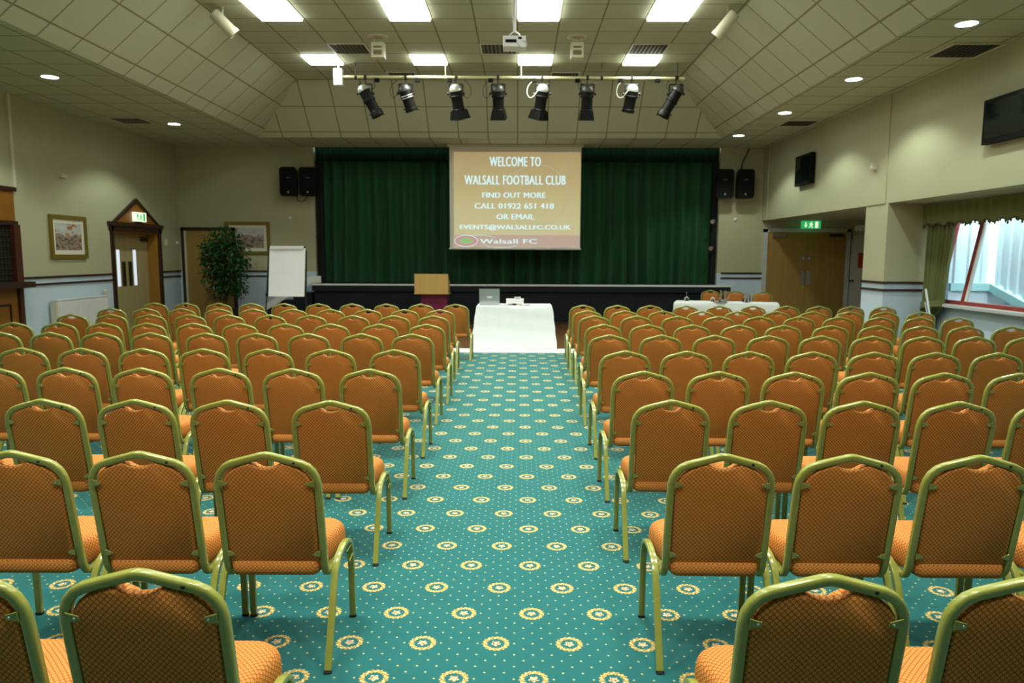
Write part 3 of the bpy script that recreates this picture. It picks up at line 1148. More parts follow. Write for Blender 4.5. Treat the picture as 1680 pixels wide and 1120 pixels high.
def ceiling_light(cx, y0, y1, label, proto=None):
    if proto:
        r = dup(proto, (cx, (y0 + y1) / 2, CZ), 0, label, 'square ceiling light panels')
        panel_beam(r, y1 - y0)
        return r
    t = thing('ceiling_light', (cx, (y0 + y1) / 2, CZ), label, 'light', 'square ceiling light panels')
    h = (y1 - y0) / 2
    yc = (y0 + y1) / 2
    bm = nb()
    fn = lambda u, v, d: (u, v, d)
    frame_bars(bm, fn, cx - 0.33, cx + 0.33, y0, y1, 0.022, CZ - 0.012, CZ - 0.001)
    obj('frame', bm, m_cream_trim, t, smooth=False)
    bm = nb()
    box(bm, cx - 0.31, cx + 0.31, y0 + 0.02, y1 - 0.02, CZ - 0.045, CZ - 0.002)
    obj('diffuser', bm, m_panel, t, smooth=False)
    note_kids(t)
    panel_beam(t, y1 - y0)
    return t


bpy.data.objects.remove(t)
PX_ = [-4.01 + 0.33 + 1.98 * k for k in range(4)]
WHICH = ['leftmost', 'second from the left', 'third from the left', 'rightmost']
lp = lp2 = None
for k in range(4):
    lab = 'square lit ceiling panel nearer the stage, above the lantern bar, ' + WHICH[k]
    r = ceiling_light(PX_[k], 13.78, 14.44, lab, lp)
    lp = lp or r
for k in range(4):
    lab = 'large lit ceiling panel at the top edge of the view, ' + WHICH[k]
    r = ceiling_light(PX_[k], 10.48, 11.80, lab, lp2)
    lp2 = lp2 or r
for j, ye in enumerate((9.16, 6.52, 3.88, 1.24)):
    for k in range(4):
        lab = 'square lit ceiling panel overhead in the %s row out of view, %s' % (['first', 'second', 'third', 'fourth', 'fifth', 'sixth', 'seventh'][j], WHICH[k])
        ceiling_light(PX_[k], ye - 0.66, ye, lab, lp)


def downlight(x, y, label, proto=None):
    if proto:
        r = dup(proto, (x, y, LZ), 0, label, 'round recessed downlights')
    else:
        r = thing('downlight', (x, y, LZ), label, 'light', 'round recessed downlights')
        bm = nb()
        n_ = 28
        a_ = [[bm.verts.new((x + q * math.cos(2 * PI * i / n_), y + q * math.sin(2 * PI * i / n_), LZ - h)) for i in range(n_)]
              for q, h in ((0.135, 0.001), (0.135, 0.008), (0.112, 0.012), (0.112, 0.001))]
        for p, q in zip(a_, a_[1:] + a_[:1]):
            for i in range(n_):
                bm.faces.new((p[i], p[(i + 1) % n_], q[(i + 1) % n_], q[i]))
        obj('trim_ring', bm, m_white, r)
        bm = nb()
        lathe(bm, [(0.111, 0), (0.111, 0.004)], (x, y, LZ - 0.008), 28)
        obj('lens', bm, m_downlight, r)
        note_kids(r)
    ld = bpy.data.lights.new('downlight_beam', 'SPOT')
    ld.energy = SPOT_POWER
    ld.color = (0.88, 1.0, 0.84)
    ld.spot_size = R(124)
    ld.spot_blend = 0.35
    ld.shadow_soft_size = 0.08
    lo = bpy.data.objects.new('downlight_beam', ld)
    COL.objects.link(lo)
    lo.parent = r
    lo.location = (0, 0, -0.03)
    return r


dl = None
for (x, y, lab) in ((4.77, 16.41, 'round downlight in the right low ceiling, farthest, beside the stage curtain'),
                    (4.85, 13.84, 'round downlight in the right low ceiling, second from the stage'),
                    (4.94, 11.26, 'round downlight in the right low ceiling, third from the stage'),
                    (5.02, 8.64, 'round downlight in the right low ceiling, largest and nearest the top right corner'),
                    (5.05, 6.0, 'round downlight in the right low ceiling, nearest behind the top edge'),
                    (5.05, 3.4, 'round downlight in the right low ceiling, overhead behind the view'),
                    (-6.99, 15.13, 'round downlight in the left low ceiling, farther one near the left double door'),
                    (-6.99, 11.19, 'round downlight in the left low ceiling, nearer one above the framed picture'),
                    (-6.99, 7.3, 'round downlight in the left low ceiling, nearest, beyond the left edge'),
                    (-6.99, 3.4, 'round downlight in the left low ceiling, overhead behind the view')):
    r = downlight(x, y, lab, dl)
    dl = dl or r


def vent(x0, x1, y0, y1, z, label):
    t = thing('ceiling_vent', ((x0 + x1) / 2, (y0 + y1) / 2, z), label, 'vent', 'dark ceiling air vents')
    bm = nb()
    box(bm, x0 + 0.02, x1 - 0.02, y0 + 0.02, y1 - 0.02, z - 0.006, z - 0.001)
    obj('backing', bm, m_vent, t, smooth=False)
    bm = nb()
    frame_bars(bm, lambda u, v, d: (u, v, d), x0, x1, y0, y1, 0.03, z - 0.016, z - 0.001)
    obj('frame', bm, m_cream_trim, t, smooth=False)
    k = 8
    for i in range(k):
        xa = x0 + 0.05 + (x1 - x0 - 0.10) * i / k
        bm = nb()
        vs_ = [bm.verts.new(p) for p in ((xa, y0 + 0.03, z - 0.016), (xa + 0.035, y0 + 0.03, z - 0.007), (xa + 0.035, y1 - 0.03, z - 0.007), (xa, y1 - 0.03, z - 0.016))]
        bm.faces.new(vs_)
        r = bmesh.ops.extrude_face_region(bm, geom=bm.faces[:])
        bmesh.ops.translate(bm, verts=[e for e in r['geom'] if isinstance(e, bmesh.types.BMVert)], vec=(0.003, 0, 0.002))
        obj('slat', bm, m_ventslat, t, smooth=False)


vent(-3.35, -2.69, 13.12, 13.78, CZ, 'dark grille in the high ceiling, leftmost of the nearer three')
vent(-0.71, -0.05, 13.12, 13.78, CZ, 'dark grille in the high ceiling behind the hanging projector')
vent(1.93, 2.59, 13.12, 13.78, CZ, 'dark grille in the high ceiling, rightmost of the nearer three')
vent(-2.69, -2.10, 15.10, 15.58, CZ, 'dark vent just above the left part of the lantern bar')
vent(0.61, 1.20, 15.10, 15.58, CZ, 'dark vent just above the right part of the lantern bar')
vent(-8.0, -7.34, 14.44, 15.10, LZ, 'dark vent in the low ceiling on the left side')
vent(5.32, 5.98, 9.4, 10.06, LZ, 'dark vent in the right low ceiling, nearer the top right corner')
vent(5.17, 5.83, 14.58, 15.24, LZ, 'dark vent in the right low ceiling, farther, near the stage')

for x, lab in ((-2.38, 'left'), (0.95, 'right')):
    t = thing('ceiling_speaker', (x, 12.75, CZ), 'small cream box hanging from the high ceiling, %s one of the two' % lab, 'speaker', 'cream boxes hung from the ceiling')
    bm = nb()
    lathe(bm, [(0.17, -0.012), (0.17, -0.001)], (x, 12.75, CZ), 24)
    obj('ceiling_plate', bm, m_cream_trim, t)
    bm = nb()
    tube(bm, [(x - 0.06, 12.75, CZ - 0.01), (x - 0.08, 12.75, CZ - 0.12)], circle(0.006, 6))
    tube(bm, [(x + 0.06, 12.75, CZ - 0.01), (x + 0.08, 12.75, CZ - 0.12)], circle(0.006, 6))
    obj('hanger', bm, m_offwhite, t)
    bm = nb()
    box(bm, x - 0.105, x + 0.105, 12.66, 12.84, CZ - 0.35, CZ - 0.11)
    b_ = obj('case', bm, m_offwhite, t, bevel=0.02)
    for (za, zb) in ((-0.20, -0.17), (-0.31, -0.235)):
        bm = nb()
        box(bm, x - 0.07, x + 0.07, 12.652, 12.662, CZ + za, CZ + zb)
        obj('slot', bm, mat('slot_brown', (0.16, 0.13, 0.06), 0.6) if 'slot_brown' not in MATS else MATS['slot_brown'], b_, smooth=False)

for (x, y, dx, lab) in ((-4.52, 11.2, 0.60, 'left'), (3.14, 11.2, -0.50, 'right')):
    t = thing('cylinder_spotlight', (x, y, CZ), 'cream cylindrical fitting at the %s edge of the high ceiling' % lab, 'lamp', 'cream cylinders on the ceiling edge')
    ax = Vector((dx, 0.30, -0.62)).normalized()
    c = Vector((x, y, CZ - 0.10))
    bm = nb()
    lathe(bm, [(0.07, 0), (0.085, 0.02), (0.085, 0.34), (0.092, 0.35), (0.092, 0.40), (0.07, 0.40), (0.065, 0.36)], c, 22, ax)
    obj('barrel', bm, m_offwhite, t)
    bm = nb()
    lathe(bm, [(0.069, 0.39), (0.069, 0.396)], c, 20, ax)
    obj('dark_front', bm, m_vent, t)
    bm = nb()
    tube(bm, [(x + dx * 0.2, y + 0.06, CZ - 0.001), (x + dx * 0.2, y + 0.06, CZ - 0.16), c + ax * 0.15], circle(0.016, 8))
    obj('bracket', bm, m_offwhite, t)

t = thing('ceiling_projector', (-0.08, 10.3, CZ), 'white projector hanging on a pole from the ceiling', 'projector')
bm = nb()
tube(bm, [(-0.08, 10.3, CZ - 0.001), (-0.08, 10.3, 4.70)], circle(0.022, 12))
lathe(bm, [(0.09, -0.012), (0.09, -0.001)], (-0.08, 10.3, CZ), 20)
obj('pole', bm, m_white, t)
bm = nb()
tube(bm, [(-0.08, 10.3, 4.705), (-0.14, 10.3, 4.66), (-0.16, 10.3, 4.615)], circle(0.009, 8))
tube(bm, [(-0.08, 10.3, 4.705), (-0.02, 10.3, 4.66), (0.0, 10.3, 4.615)], circle(0.009, 8))
tube(bm, [(-0.17, 10.3, 4.617), (0.01, 10.3, 4.617)], rsq(0.05, 0.012, 8))
obj('yoke', bm, m_steel, t)
bm = nb()
box(bm, -0.235, 0.075, 10.2, 10.46, 4.475, 4.612)
bd = obj('body', bm, m_white, t, bevel=0.018, seg=3)
bm = nb()
box(bm, -0.20, -0.05, 10.194, 10.202, 4.525, 4.565)
box(bm, -0.03, 0.02, 10.194, 10.202, 4.57, 4.595)
obj('connector_panel', bm, m_black, bd, smooth=False)
bm = nb()
lathe(bm, [(0.04, 0), (0.045, 0.03), (0.03, 0.032)], (0.0, 10.458, 4.545), 18, (0, 1, 0))
obj('lens', bm, m_black, bd)
bm = nb()
tube(bm, smooth_path([(0.03, 10.2, 4.55), (0.09, 10.17, 4.52), (0.08, 10.16, 4.45), (0.0, 10.18, 4.46), (-0.05, 10.2, 4.53)]), circle(0.006, 6))
obj('cable', bm, m_cable_white, t)

# ------------------------------------------------------------------ lantern bar
BY, BZ = 14.4, 5.045
t = thing('lighting_bar', (-0.2, BY, CZ), 'long pale metal bar hung below the ceiling carrying eight black stage lanterns', 'bar')
bm = nb()
tube(bm, [(-3.38, BY, BZ + 0.01), (3.12, BY, BZ - 0.01)], circle(0.026, 14))
obj('pipe', bm, m_pipe, t)
for px in (-3.13, -1.42, 0.02, 1.55, 2.98):
    bm = nb()
    tube(bm, [(px, BY, BZ + 0.01), (px, BY, CZ - 0.001)], circle(0.008, 8))
    lathe(bm, [(0.034, -0.022), (0.034, 0.022)], (px, BY, BZ), 12, (1, 0, 0))
    obj('hanger_rod', bm, m_blackmetal if px in (-3.13, 1.55, 2.98) else m_pipe, t)
bm = nb()
box(bm, -3.54, -3.38, BY - 0.07, BY + 0.07, BZ - 0.15, BZ + 0.15)
o = obj('end_box', bm, m_white, t, bevel=0.03, seg=3)
bm = nb()
tube(bm, [(-3.46, BY, BZ + 0.15), (-3.46, BY, CZ - 0.001)], circle(0.012, 8))
obj('end_drop', bm, m_white, t)
for k, px in enumerate((-2.72, -1.95, -1.33, -0.55, 0.28, 1.10, 1.92, 2.62)):
    bm = nb()
    box(bm, px - 0.055, px + 0.035, BY - 0.035, BY + 0.035, BZ - 0.085, BZ - 0.024)
    obj('socket_outlet', bm, m_black, t, bevel=0.008)

LDESC = ['leftmost, tilted down to the right', 'second from left, silver banded', 'third from left, silver capped with square front frame', 'fourth from left, black with square front frame',
         'fifth from left, bright silver cap and pale cable loop', 'sixth from left, plain black with square front frame', 'seventh from left, silver cap and long pale cable loop', 'rightmost, tilted down to the left']
LAN = [(-2.95, 0.50, 0.10, 0), (-2.18, 0.30, 0.22, 1), (-1.22, 0.14, 0.30, 2), (-0.42, 0.02, 0.30, 3), (0.42, -0.14, 0.30, 2), (1.28, 0.0, 0.30, 3), (2.12, -0.14, 0.26, 1), (2.96, -0.52, 0.12, 0)]
for k, (lx, dx, dy, kind) in enumerate(LAN):
    t = thing('stage_lantern', (lx, BY, BZ), 'stage lantern on the ceiling bar, ' + LDESC[k], 'stage light', 'stage lanterns on the ceiling bar')
    ax = Vector((dx, dy, -0.9)).normalized()
    pv = Vector((lx, BY, BZ - 0.30))                      # pivot
    rear = pv - ax * 0.13
    bm = nb()
    box(bm, lx - 0.022, lx + 0.022, BY - 0.04, BY + 0.04, BZ - 0.04, BZ + 0.035)
    tube(bm, [(lx, BY, BZ - 0.03), (lx, BY, BZ - 0.125)], circle(0.012, 8))
    obj('clamp', bm, m_blackmetal, t, bevel=0.006)
    bm = nb()
    yk = [(lx - 0.125, BY, BZ - 0.30), (lx - 0.125, BY, BZ - 0.125), (lx + 0.125, BY, BZ - 0.125), (lx + 0.125, BY, BZ - 0.30)]
    for p, q in zip(yk[:-1], yk[1:]):
        tube(bm, [p, q], rsq(0.03, 0.010, 8), up=(0, 1, 0))
    obj('yoke', bm, m_blackmetal, t, smooth=False)
    bm = nb()
    prof = [(0.05, 0.0), (0.085, 0.02), (0.098, 0.06), (0.098, 0.15), (0.108, 0.16), (0.108, 0.19), (0.092, 0.20), (0.092, 0.40), (0.102, 0.41), (0.102, 0.47), (0.085, 0.47), (0.082, 0.44)]
    if kind == 0:
        prof = [(0.05, 0.0), (0.08, 0.02), (0.09, 0.06), (0.09, 0.24), (0.10, 0.25), (0.10, 0.29), (0.085, 0.30), (0.085, 0.48), (0.10, 0.50), (0.105, 0.60), (0.09, 0.60), (0.085, 0.57)]
    prof = [(r_ * 1.18, h_) for r_, h_ in prof]
    L = prof[-2][1]
    lathe(bm, prof, rear, 20, ax)
    body = obj('barrel', bm, m_lamp_dark, t)
    bm = nb()
    lathe(bm, [(0.02, -0.05), (0.065, -0.04), (0.10, 0.0), (0.12, 0.05), (0.12, 0.075)], rear, 20, ax)
    obj('rear_cap', bm, m_lamp_worn if k in (0, 2, 4, 6) else (mat('lantern_dull', (0.10, 0.11, 0.10), 0.4, 0.5) if 'lantern_dull' not in MATS else MATS['lantern_dull']), t)
    if k == 1:
        for h in (0.16, 0.20):
            bm = nb()
            lathe(bm, [(0.128, h), (0.132, h + 0.008), (0.128, h + 0.016)], rear, 20, ax)
            obj('silver_band', bm, m_lamp_worn, body)
    for s in (-1, 1):
        bm = nb()
        lathe(bm, [(0.012, 0), (0.012, 0.045), (0.026, 0.05), (0.026, 0.08)], pv + Vector((s * 0.088, 0, 0)), 10, (s, 0, 0))
        obj('tilt_knob', bm, m_blackmetal, t)
    bm = nb()
    lathe(bm, [(0.08, L - 0.03), (0.08, L - 0.022)], rear, 18, ax)
    obj('lens', bm, m_screen_glass, body)
    if kind in (2, 3):
        q = Vector((0, 0, 1)).rotation_difference(ax)
        bm = nb()
        for (h0, a0, h1, a1) in ((L - 0.04, 0.112, L - 0.02, 0.118), (L - 0.02, 0.118, L + 0.13, 0.145)):
            w0, w1 = a0 - 0.008, a1 - 0.008
            for (ua, va, ub, vb) in ((-1, -1, 1, -1), (1, -1, 1, 1), (1, 1, -1, 1), (-1, 1, -1, -1)):
                cs_ = [Vector((ua * r0, va * r0, h_)) for r0, h_ in ((a0, h0), (a1, h1))] + [Vector((ub * r0, vb * r0, h_)) for r0, h_ in ((a1, h1), (a0, h0))]
                ci_ = [Vector((ua * r0, va * r0, h_)) for r0, h_ in ((w0, h0), (w1, h1))] + [Vector((ub * r0, vb * r0, h_)) for r0, h_ in ((w1, h1), (w0, h0))]
                o_ = [bm.verts.new(rear + q @ c_) for c_ in cs_]
                i_ = [bm.verts.new(rear + q @ c_) for c_ in ci_]
                bm.faces.new(o_); bm.faces.new(i_[::-1])
                for e_ in range(4):
                    bm.faces.new((o_[e_], o_[(e_ + 1) % 4], i_[(e_ + 1) % 4], i_[e_]))
        bmesh.ops.remove_doubles(bm, verts=bm.verts, dist=0.0005)
        fr = obj('front_frame', bm, m_lamp_dark, t, smooth=False)
        if k in (2, 4):
            bm = nb()
            vv = box(bm, -0.10, 0.10, -0.10, 0.10, L + 0.01, L + 0.014)
            for v in vv:
                v.co = rear + q @ v.co
            obj('gel_filter', bm, m_gel, fr, smooth=False)
    else:
        for s in (-1, 1):
            bm = nb()
            p0 = rear + ax * (L - 0.05)
            tube(bm, [p0 + Vector((s * 0.09, 0, 0)), p0 + Vector((s * 0.15, -0.02, -0.02))], circle(0.010, 6))
            obj('shutter_handle', bm, m_blackmetal, body)
    bm = nb()
    s = 1 if k in (0, 2) else -1
    P_ = [(lx + s * 0.16, BY, BZ - 0.05), (lx + s * 0.27, BY - 0.03, BZ - 0.14), (lx + s * 0.30, BY - 0.05, BZ - 0.32), (lx + s * 0.20, BY - 0.08, BZ - 0.42), rear + Vector((s * 0.06, -0.06, -0.02))]
    if k in (0, 7, 5):
        P_ = [(lx + s * 0.14, BY, BZ - 0.05), (lx + s * 0.20, BY - 0.02, BZ - 0.16), (lx + s * 0.14, BY - 0.04, BZ - 0.24), rear + Vector((s * 0.05, -0.05, 0.0))]
    tube(bm, smooth_path(P_, 3), circle(0.0085 if k in (4, 6) else 0.006, 6))
    obj('cable', bm, m_cable_white if k in (4, 6) else m_cable, t)


# ------------------------------------------------------------------ loudspeakers, screens and small wall fittings
def pa_speaker(cx, z0, label):
    w, h, d = 0.42, 0.69, 0.36
    yf = 17.90
    t = thing('loudspeaker', (cx, yf + d / 2, z0), label, 'speaker', 'black loudspeakers beside the stage')
    bm = nb()
    zc = lambda v: z0 + v
    poly = [(-w / 2, 0.06), (-w / 2 + 0.05, 0.0), (w / 2 - 0.05, 0.0), (w / 2, 0.06), (w / 2, h - 0.05), (w / 2 - 0.05, h), (-w / 2 + 0.05, h), (-w / 2, h - 0.05)]
    a = [bm.verts.new((cx + u, yf, zc(v))) for u, v in poly]
    b = [bm.verts.new((cx + u * 0.66, yf + d, zc(h / 2 + (v - h / 2) * 0.94))) for u, v in poly]
    bm.faces.new(a); bm.faces.new(b[::-1])
    for i in range(8):
        bm.faces.new((a[i], b[i], b[(i + 1) % 8], a[(i + 1) % 8]))
    obj('cabinet', bm, m_black, t, bevel=0.02, seg=3)
    bm = nb()
    prism(bm, [(cx - 0.16, z0 + 0.07), (cx + 0.16, z0 + 0.07), (cx + 0.175, z0 + 0.12), (cx + 0.175, z0 + 0.40), (cx - 0.175, z0 + 0.40), (cx - 0.175, z0 + 0.12)], XZ, yf - 0.012, yf + 0.004)
    gr = obj('grille', bm, m_grille, t, bevel=0.005)
    bm = nb()
    lathe(bm, [(0.026, 0), (0.022, 0.008)], (cx + 0.0, yf - 0.012, z0 + 0.095), 14, (0, -1, 0))
    bg_ = obj('badge', bm, m_steel, gr)
    bg_['label'] = 'small bright badge'
    bm = nb()
    lathe(bm, [(0.15, -0.006), (0.15, 0.006), (0.11, 0.002), (0.03, -0.004)], (cx, yf, z0 + 0.55), 24, (0, -1, 0))
    for v in bm.verts:
        v.co.z = z0 + 0.55 + (v.co.z - z0 - 0.55) * 0.62
    obj('horn', bm, m_grille, t)
    bm = nb()
    box(bm, cx - 0.05, cx + 0.05, yf - 0.004, yf + 0.003, z0 + 0.425, z0 + 0.445)
    obj('name_strip', bm, MATS['lantern_dull'], t, smooth=False)
    bm = nb()
    tube(bm, [(cx, yf + d - 0.03, z0 + 0.35), (cx, WB - 0.02, z0 + 0.35)], circle(0.025, 10))
    box(bm, cx - 0.06, cx + 0.06, WB - 0.02, WB - 0.001, z0 + 0.25, z0 + 0.45)
    obj('wall_bracket', bm, m_blackmetal, t)


pa_speaker(-5.58, 3.09, 'black loudspeaker left of the stage, outer one of the pair nearer the left wall')
pa_speaker(-5.11, 3.09, 'black loudspeaker left of the stage, inner one of the pair next to the curtain')
pa_speaker(4.93, 3.07, 'black loudspeaker right of the stage, inner one of the pair next to the curtain')
pa_speaker(5.42, 3.07, 'black loudspeaker right of the stage, outer one of the pair in the corner')
bm = nb()
tube(bm, smooth_path([(-5.46, 18.2, 3.10), (-5.44, 18.1, 3.0), (-5.34, 18.1, 2.965), (-5.24, 18.1, 3.0), (-5.22, 18.2, 3.10)]), circle(0.009, 6))
tag(obj('speaker_cable', bm, m_cable), 'black cable looping under the two loudspeakers left of the stage', 'cable')
bm = nb()
tube(bm, smooth_path([(5.38, 18.2, 3.78), (5.42, 18.28, 3.95), (5.60, 18.30, LZ - 0.01)]), circle(0.014, 6))
tag(obj('speaker_cable', bm, m_cable), 'black cable rising from the right loudspeakers to the ceiling', 'cable')


def wall_tv(y0, y1, z0, z1, label):
    yc, zc = (y0 + y1) / 2, (z0 + z1) / 2
    t = thing('wall_television', (RX - 0.02, yc, z0), label, 'television', 'black televisions on the right wall')
    bm = nb()
    box(bm, RX - 0.11, RX - 0.03, y0, y1, z0, z1)
    obj('case', bm, m_black, t, bevel=0.01)
    bm = nb()
    box(bm, RX - 0.113, RX - 0.108, y0 + 0.045, y1 - 0.045, z0 + 0.06, z1 - 0.045)
    obj('display', bm, m_screen_glass, t, smooth=False)
    bm = nb()
    box(bm, RX - 0.035, RX - 0.001, yc - 0.2, yc + 0.2, zc - 0.12, zc + 0.12)
    obj('wall_mount', bm, m_blackmetal, t, smooth=False)


wall_tv(15.18, 16.03, 3.17, 3.79, 'black wall television farther along the right wall above the door alcove')
wall_tv(8.45, 9.63, 3.11, 3.66, 'large black wall television near the right edge above the window')

t = thing('wall_sensor', (RX, 12.60, 3.18), 'small cream sensor box on the pilaster between the two televisions', 'sensor')
bm = nb()
box(bm, RX - 0.09, RX - 0.021, 12.55, 12.66, 3.14, 3.25)
obj('case', bm, m_offwhite, t, bevel=0.015)
bm = nb()
lathe(bm, [(0.03, 0), (0.026, 0.015), (0.01, 0.022)], (RX - 0.09, 12.605, 3.175), 12, (-1, 0, 0))
obj('lens', bm, m_white, t)


def blob(name, c, ax, r, label, cat, m=None):
    bm = nb()
    lathe(bm, [(r, 0), (r, 0.012), (r * 0.72, 0.035), (r * 0.25, 0.045)], c, 16, ax)
    return tag(obj(name, bm, m or m_white), label, cat)


blob('wall_sensor', (-5.70, WB, 2.59), (0, -1, 0), 0.045, 'small white round sensor on the back wall below the left loudspeakers', 'sensor')
blob('wall_sensor', (5.33, WB, 2.59), (0, -1, 0), 0.05, 'small white round sensor on the back wall below the right loudspeakers', 'sensor')
blob('wall_sensor', (LX, 18.23, 1.96), (1, 0, 0), 0.05, 'small white round fitting on the left wall next to the corner', 'sensor')
bm = nb()
box(bm, LX, LX + 0.03, 17.62, 17.72, 1.88, 2.04)
tag(obj('wall_switch', bm, m_offwhite, bevel=0.008), 'small shield shaped plate on the left wall right of the double door', 'switch')
bm = nb()
box(bm, LX, LX + 0.05, 13.68, 13.86, 3.09, 3.16)
tag(obj('wall_bracket', bm, m_cream_trim, bevel=0.012), 'small pale bracket high on the left wall above the framed picture', 'bracket')


# ------------------------------------------------------------------ exit signs
def man(P, s=1.0):
    """simple running figure as polygons around the origin"""
    return [[(-0.10, 0.12), (0.06, 0.14), (0.05, -0.06), (-0.08, -0.06)], [(-0.03, 0.17), (0.05, 0.17), (0.05, 0.27), (-0.03, 0.27)],
            [(-0.08, -0.06), (0.0, -0.06), (-0.06, -0.2), (-0.2, -0.27), (-0.22, -0.2), (-0.12, -0.15)], [(-0.02, -0.06), (0.06, -0.06), (0.14, -0.16), (0.13, -0.3), (0.06, -0.3), (0.06, -0.18)],
            [(0.05, 0.13), (0.16, 0.02), (0.13, -0.02), (0.04, 0.06)], [(-0.1, 0.13), (-0.2, 0.04), (-0.17, 0.0), (-0.07, 0.07)]]


def arrow(down=True):
    s = -1 if down else 1
    return [[(-0.05, -0.22 * s), (0.05, -0.22 * s), (0.05, 0.02 * s), (-0.05, 0.02 * s)], [(-0.16, 0.02 * s), (0.16, 0.02 * s), (0.0, 0.26 * s)]]


def door_shape():
    return [[(-0.13, -0.28), (0.13, -0.28), (0.13, 0.28), (-0.13, 0.28)]]


def shapes(bm, polys, place_fn, cx, cz, s, d0, d1):
    for p in polys:
        prism(bm, [(cx + u * s, cz + v * s) for u, v in p], place_fn, d0, d1)


t = thing('exit_sign', (LX + 0.05, 16.36, 2.40), 'lit exit sign on the wooden gable above the left double door', 'sign')
bm = nb()
box(bm, LX + 0.031, LX + 0.10, 16.12, 16.60, 2.40, 2.60)
obj('case', bm, m_exit_white, t, bevel=0.006)
for nm, poly, cy in (('arrow', arrow(False), 16.22), ('running_figure', man(0), 16.36), ('doorway', door_shape(), 16.50)):
    bm = nb()
    shapes(bm, poly, YZ, cy, 2.50, 0.30, LX + 0.1005, LX + 0.103)
    obj(nm, bm, m_exit_green, t, smooth=False)
bm = nb()
box(bm, LX + 0.031, LX + 0.08, 16.22, 16.46, 2.362, 2.40)
obj('base', bm, m_black, t, bevel=0.005)

t = thing('exit_sign', (7.16, WB - 0.35, 2.40), 'green hanging exit sign in front of the right alcove double door', 'sign')
EY = WB - 0.35
bm = nb()
box(bm, 6.84, 7.30, EY, EY + 0.05, 2.36, 2.545)
obj('case', bm, m_exit_green, t, bevel=0.006)
for nm, poly, cx in (('arrow', arrow(True), 6.94), ('running_figure', man(0), 7.07), ('doorway', door_shape(), 7.20)):
    bm = nb()
    shapes(bm, poly, XZ, cx, 2.452, 0.27, EY - 0.0035, EY - 0.001)
    obj(nm, bm, m_exit_white, t, smooth=False)
bm = nb()
tube(bm, [(6.95, EY + 0.025, 2.54), (6.95, EY + 0.025, AZ)], circle(0.006, 6))
tube(bm, [(7.19, EY + 0.025, 2.54), (7.19, EY + 0.025, AZ)], circle(0.006, 6))
obj('hanger', bm, m_steel, t)


# ------------------------------------------------------------------ pictures
def print_mat(name, seed, sky):
    m = mat(name, (0.3, 0.25, 0.2), 0.6)
    n = N(m)
    tc = n.new('ShaderNodeTexCoord')
    vec = n.mapping(tc.outputs['Generated'], (1, 1, 1), (seed, seed * 2, 0))
    s = n.new('ShaderNodeSeparateXYZ')
    n.link(tc.outputs['Generated'], s.inputs[0])
    h = s.outputs[2]
    n1 = n.noise(vec, 9, 5, 0.7)
    n2 = n.noise(vec, 2.6, 2, 0.5)
    crowd = n.ramp(n1, [(0.34, srgb(52, 40, 44)), (0.46, srgb(120, 100, 88)), (0.56, srgb(168, 150, 132)), (0.68, srgb(88, 64, 60))])
    edge = n.math('ADD', h, n.math('MULTIPLY', n.math('SUBTRACT', n2, 0.5), 0.9))
    is_crowd = n.step(edge, sky, 0.04)
    tree = n.ramp(n2, [(0.40, srgb(196, 200, 196)), (0.58, srgb(188, 190, 184)), (0.64, srgb(170, 104, 62))])
    n.base(n.mix(is_crowd, tree, crowd))
    return m


def picture(fn, u0, u1, v0, v1, d, s, name_label, cat, m_print, org):
    t = thing('framed_picture', org, name_label, cat)
    bm = nb()
    frame_bars(bm, fn, u0, u1, v0, v1, 0.075, d, d + s * 0.045)
    obj('frame', bm, m_gold, t, bevel=0.008)
    bm = nb()
    frame_bars(bm, fn, u0 + 0.07, u1 - 0.07, v0 + 0.07, v1 - 0.07, 0.085, d + s * 0.004, d + s * 0.02)
    obj('mount', bm, m_mount, t, smooth=False)
    bm = nb()
    prism(bm, [(u0 + 0.14, v0 + 0.14), (u1 - 0.14, v0 + 0.14), (u1 - 0.14, v1 - 0.14), (u0 + 0.14, v1 - 0.14)], fn, d + s * 0.002, d + s * 0.014)
    obj('print', bm, m_print, t, smooth=False)


picture(YZ, 13.26, 14.38, 1.60, 2.40, LX + 0.001, 1, 'gilt framed crowd picture on the left wall above the radiator', 'picture', print_mat('picture_print_a', 3.1, 0.62), (LX, 13.8, 1.6))
picture(XZ, -7.32, -6.21, 1.69, 2.49, WB - 0.001, -1, 'gilt framed picture on the back wall between plant and flip chart', 'picture', print_mat('picture_print_b', 7.7, 0.58), (-6.76, WB, 1.69))

# ------------------------------------------------------------------ radiator
t = thing('radiator', (LX, 14.0, 0.15), 'white panel radiator on the left wall under the framed picture', 'radiator')
bm = nb()
box(bm, LX + 0.05, LX + 0.14, 13.16, 14.80, 0.18, 0.84)
obj('panel', bm, m_white, t, bevel=0.012)
for k in range(32):
    ya = 13.22 + k * 0.049
    bm = nb()
    box(bm, LX + 0.1395, LX + 0.146, ya, ya + 0.022, 0.24, 0.79)
    obj('flute', bm, m_white, t, bevel=0.003)
bm = nb()
box(bm, LX + 0.045, LX + 0.148, 13.14, 14.82, 0.84, 0.856)
obj('top_grille', bm, m_white, t, bevel=0.003)
bm = nb()
box(bm, LX + 0.04, LX + 0.145, 13.10, 13.16, 0.20, 0.83)
obj('side_panel', bm, m_cream_trim, t, bevel=0.004)
for zz in (0.3, 0.7):
    bm = nb()
    box(bm, LX + 0.001, LX + 0.055, 13.9, 13.95, zz, zz + 0.05)
    obj('wall_bracket', bm, m_white, t, smooth=False)
bm = nb()
tube(bm, [(LX + 0.09, 14.80, 0.86), (LX + 0.09, 14.80, 0.95)], circle(0.018, 10))
lathe(bm, [(0.022, 0), (0.034, 0.012), (0.034, 0.05), (0.02, 0.062)], (LX + 0.09, 14.80, 0.90), 14)
obj('valve', bm, m_offwhite, t)

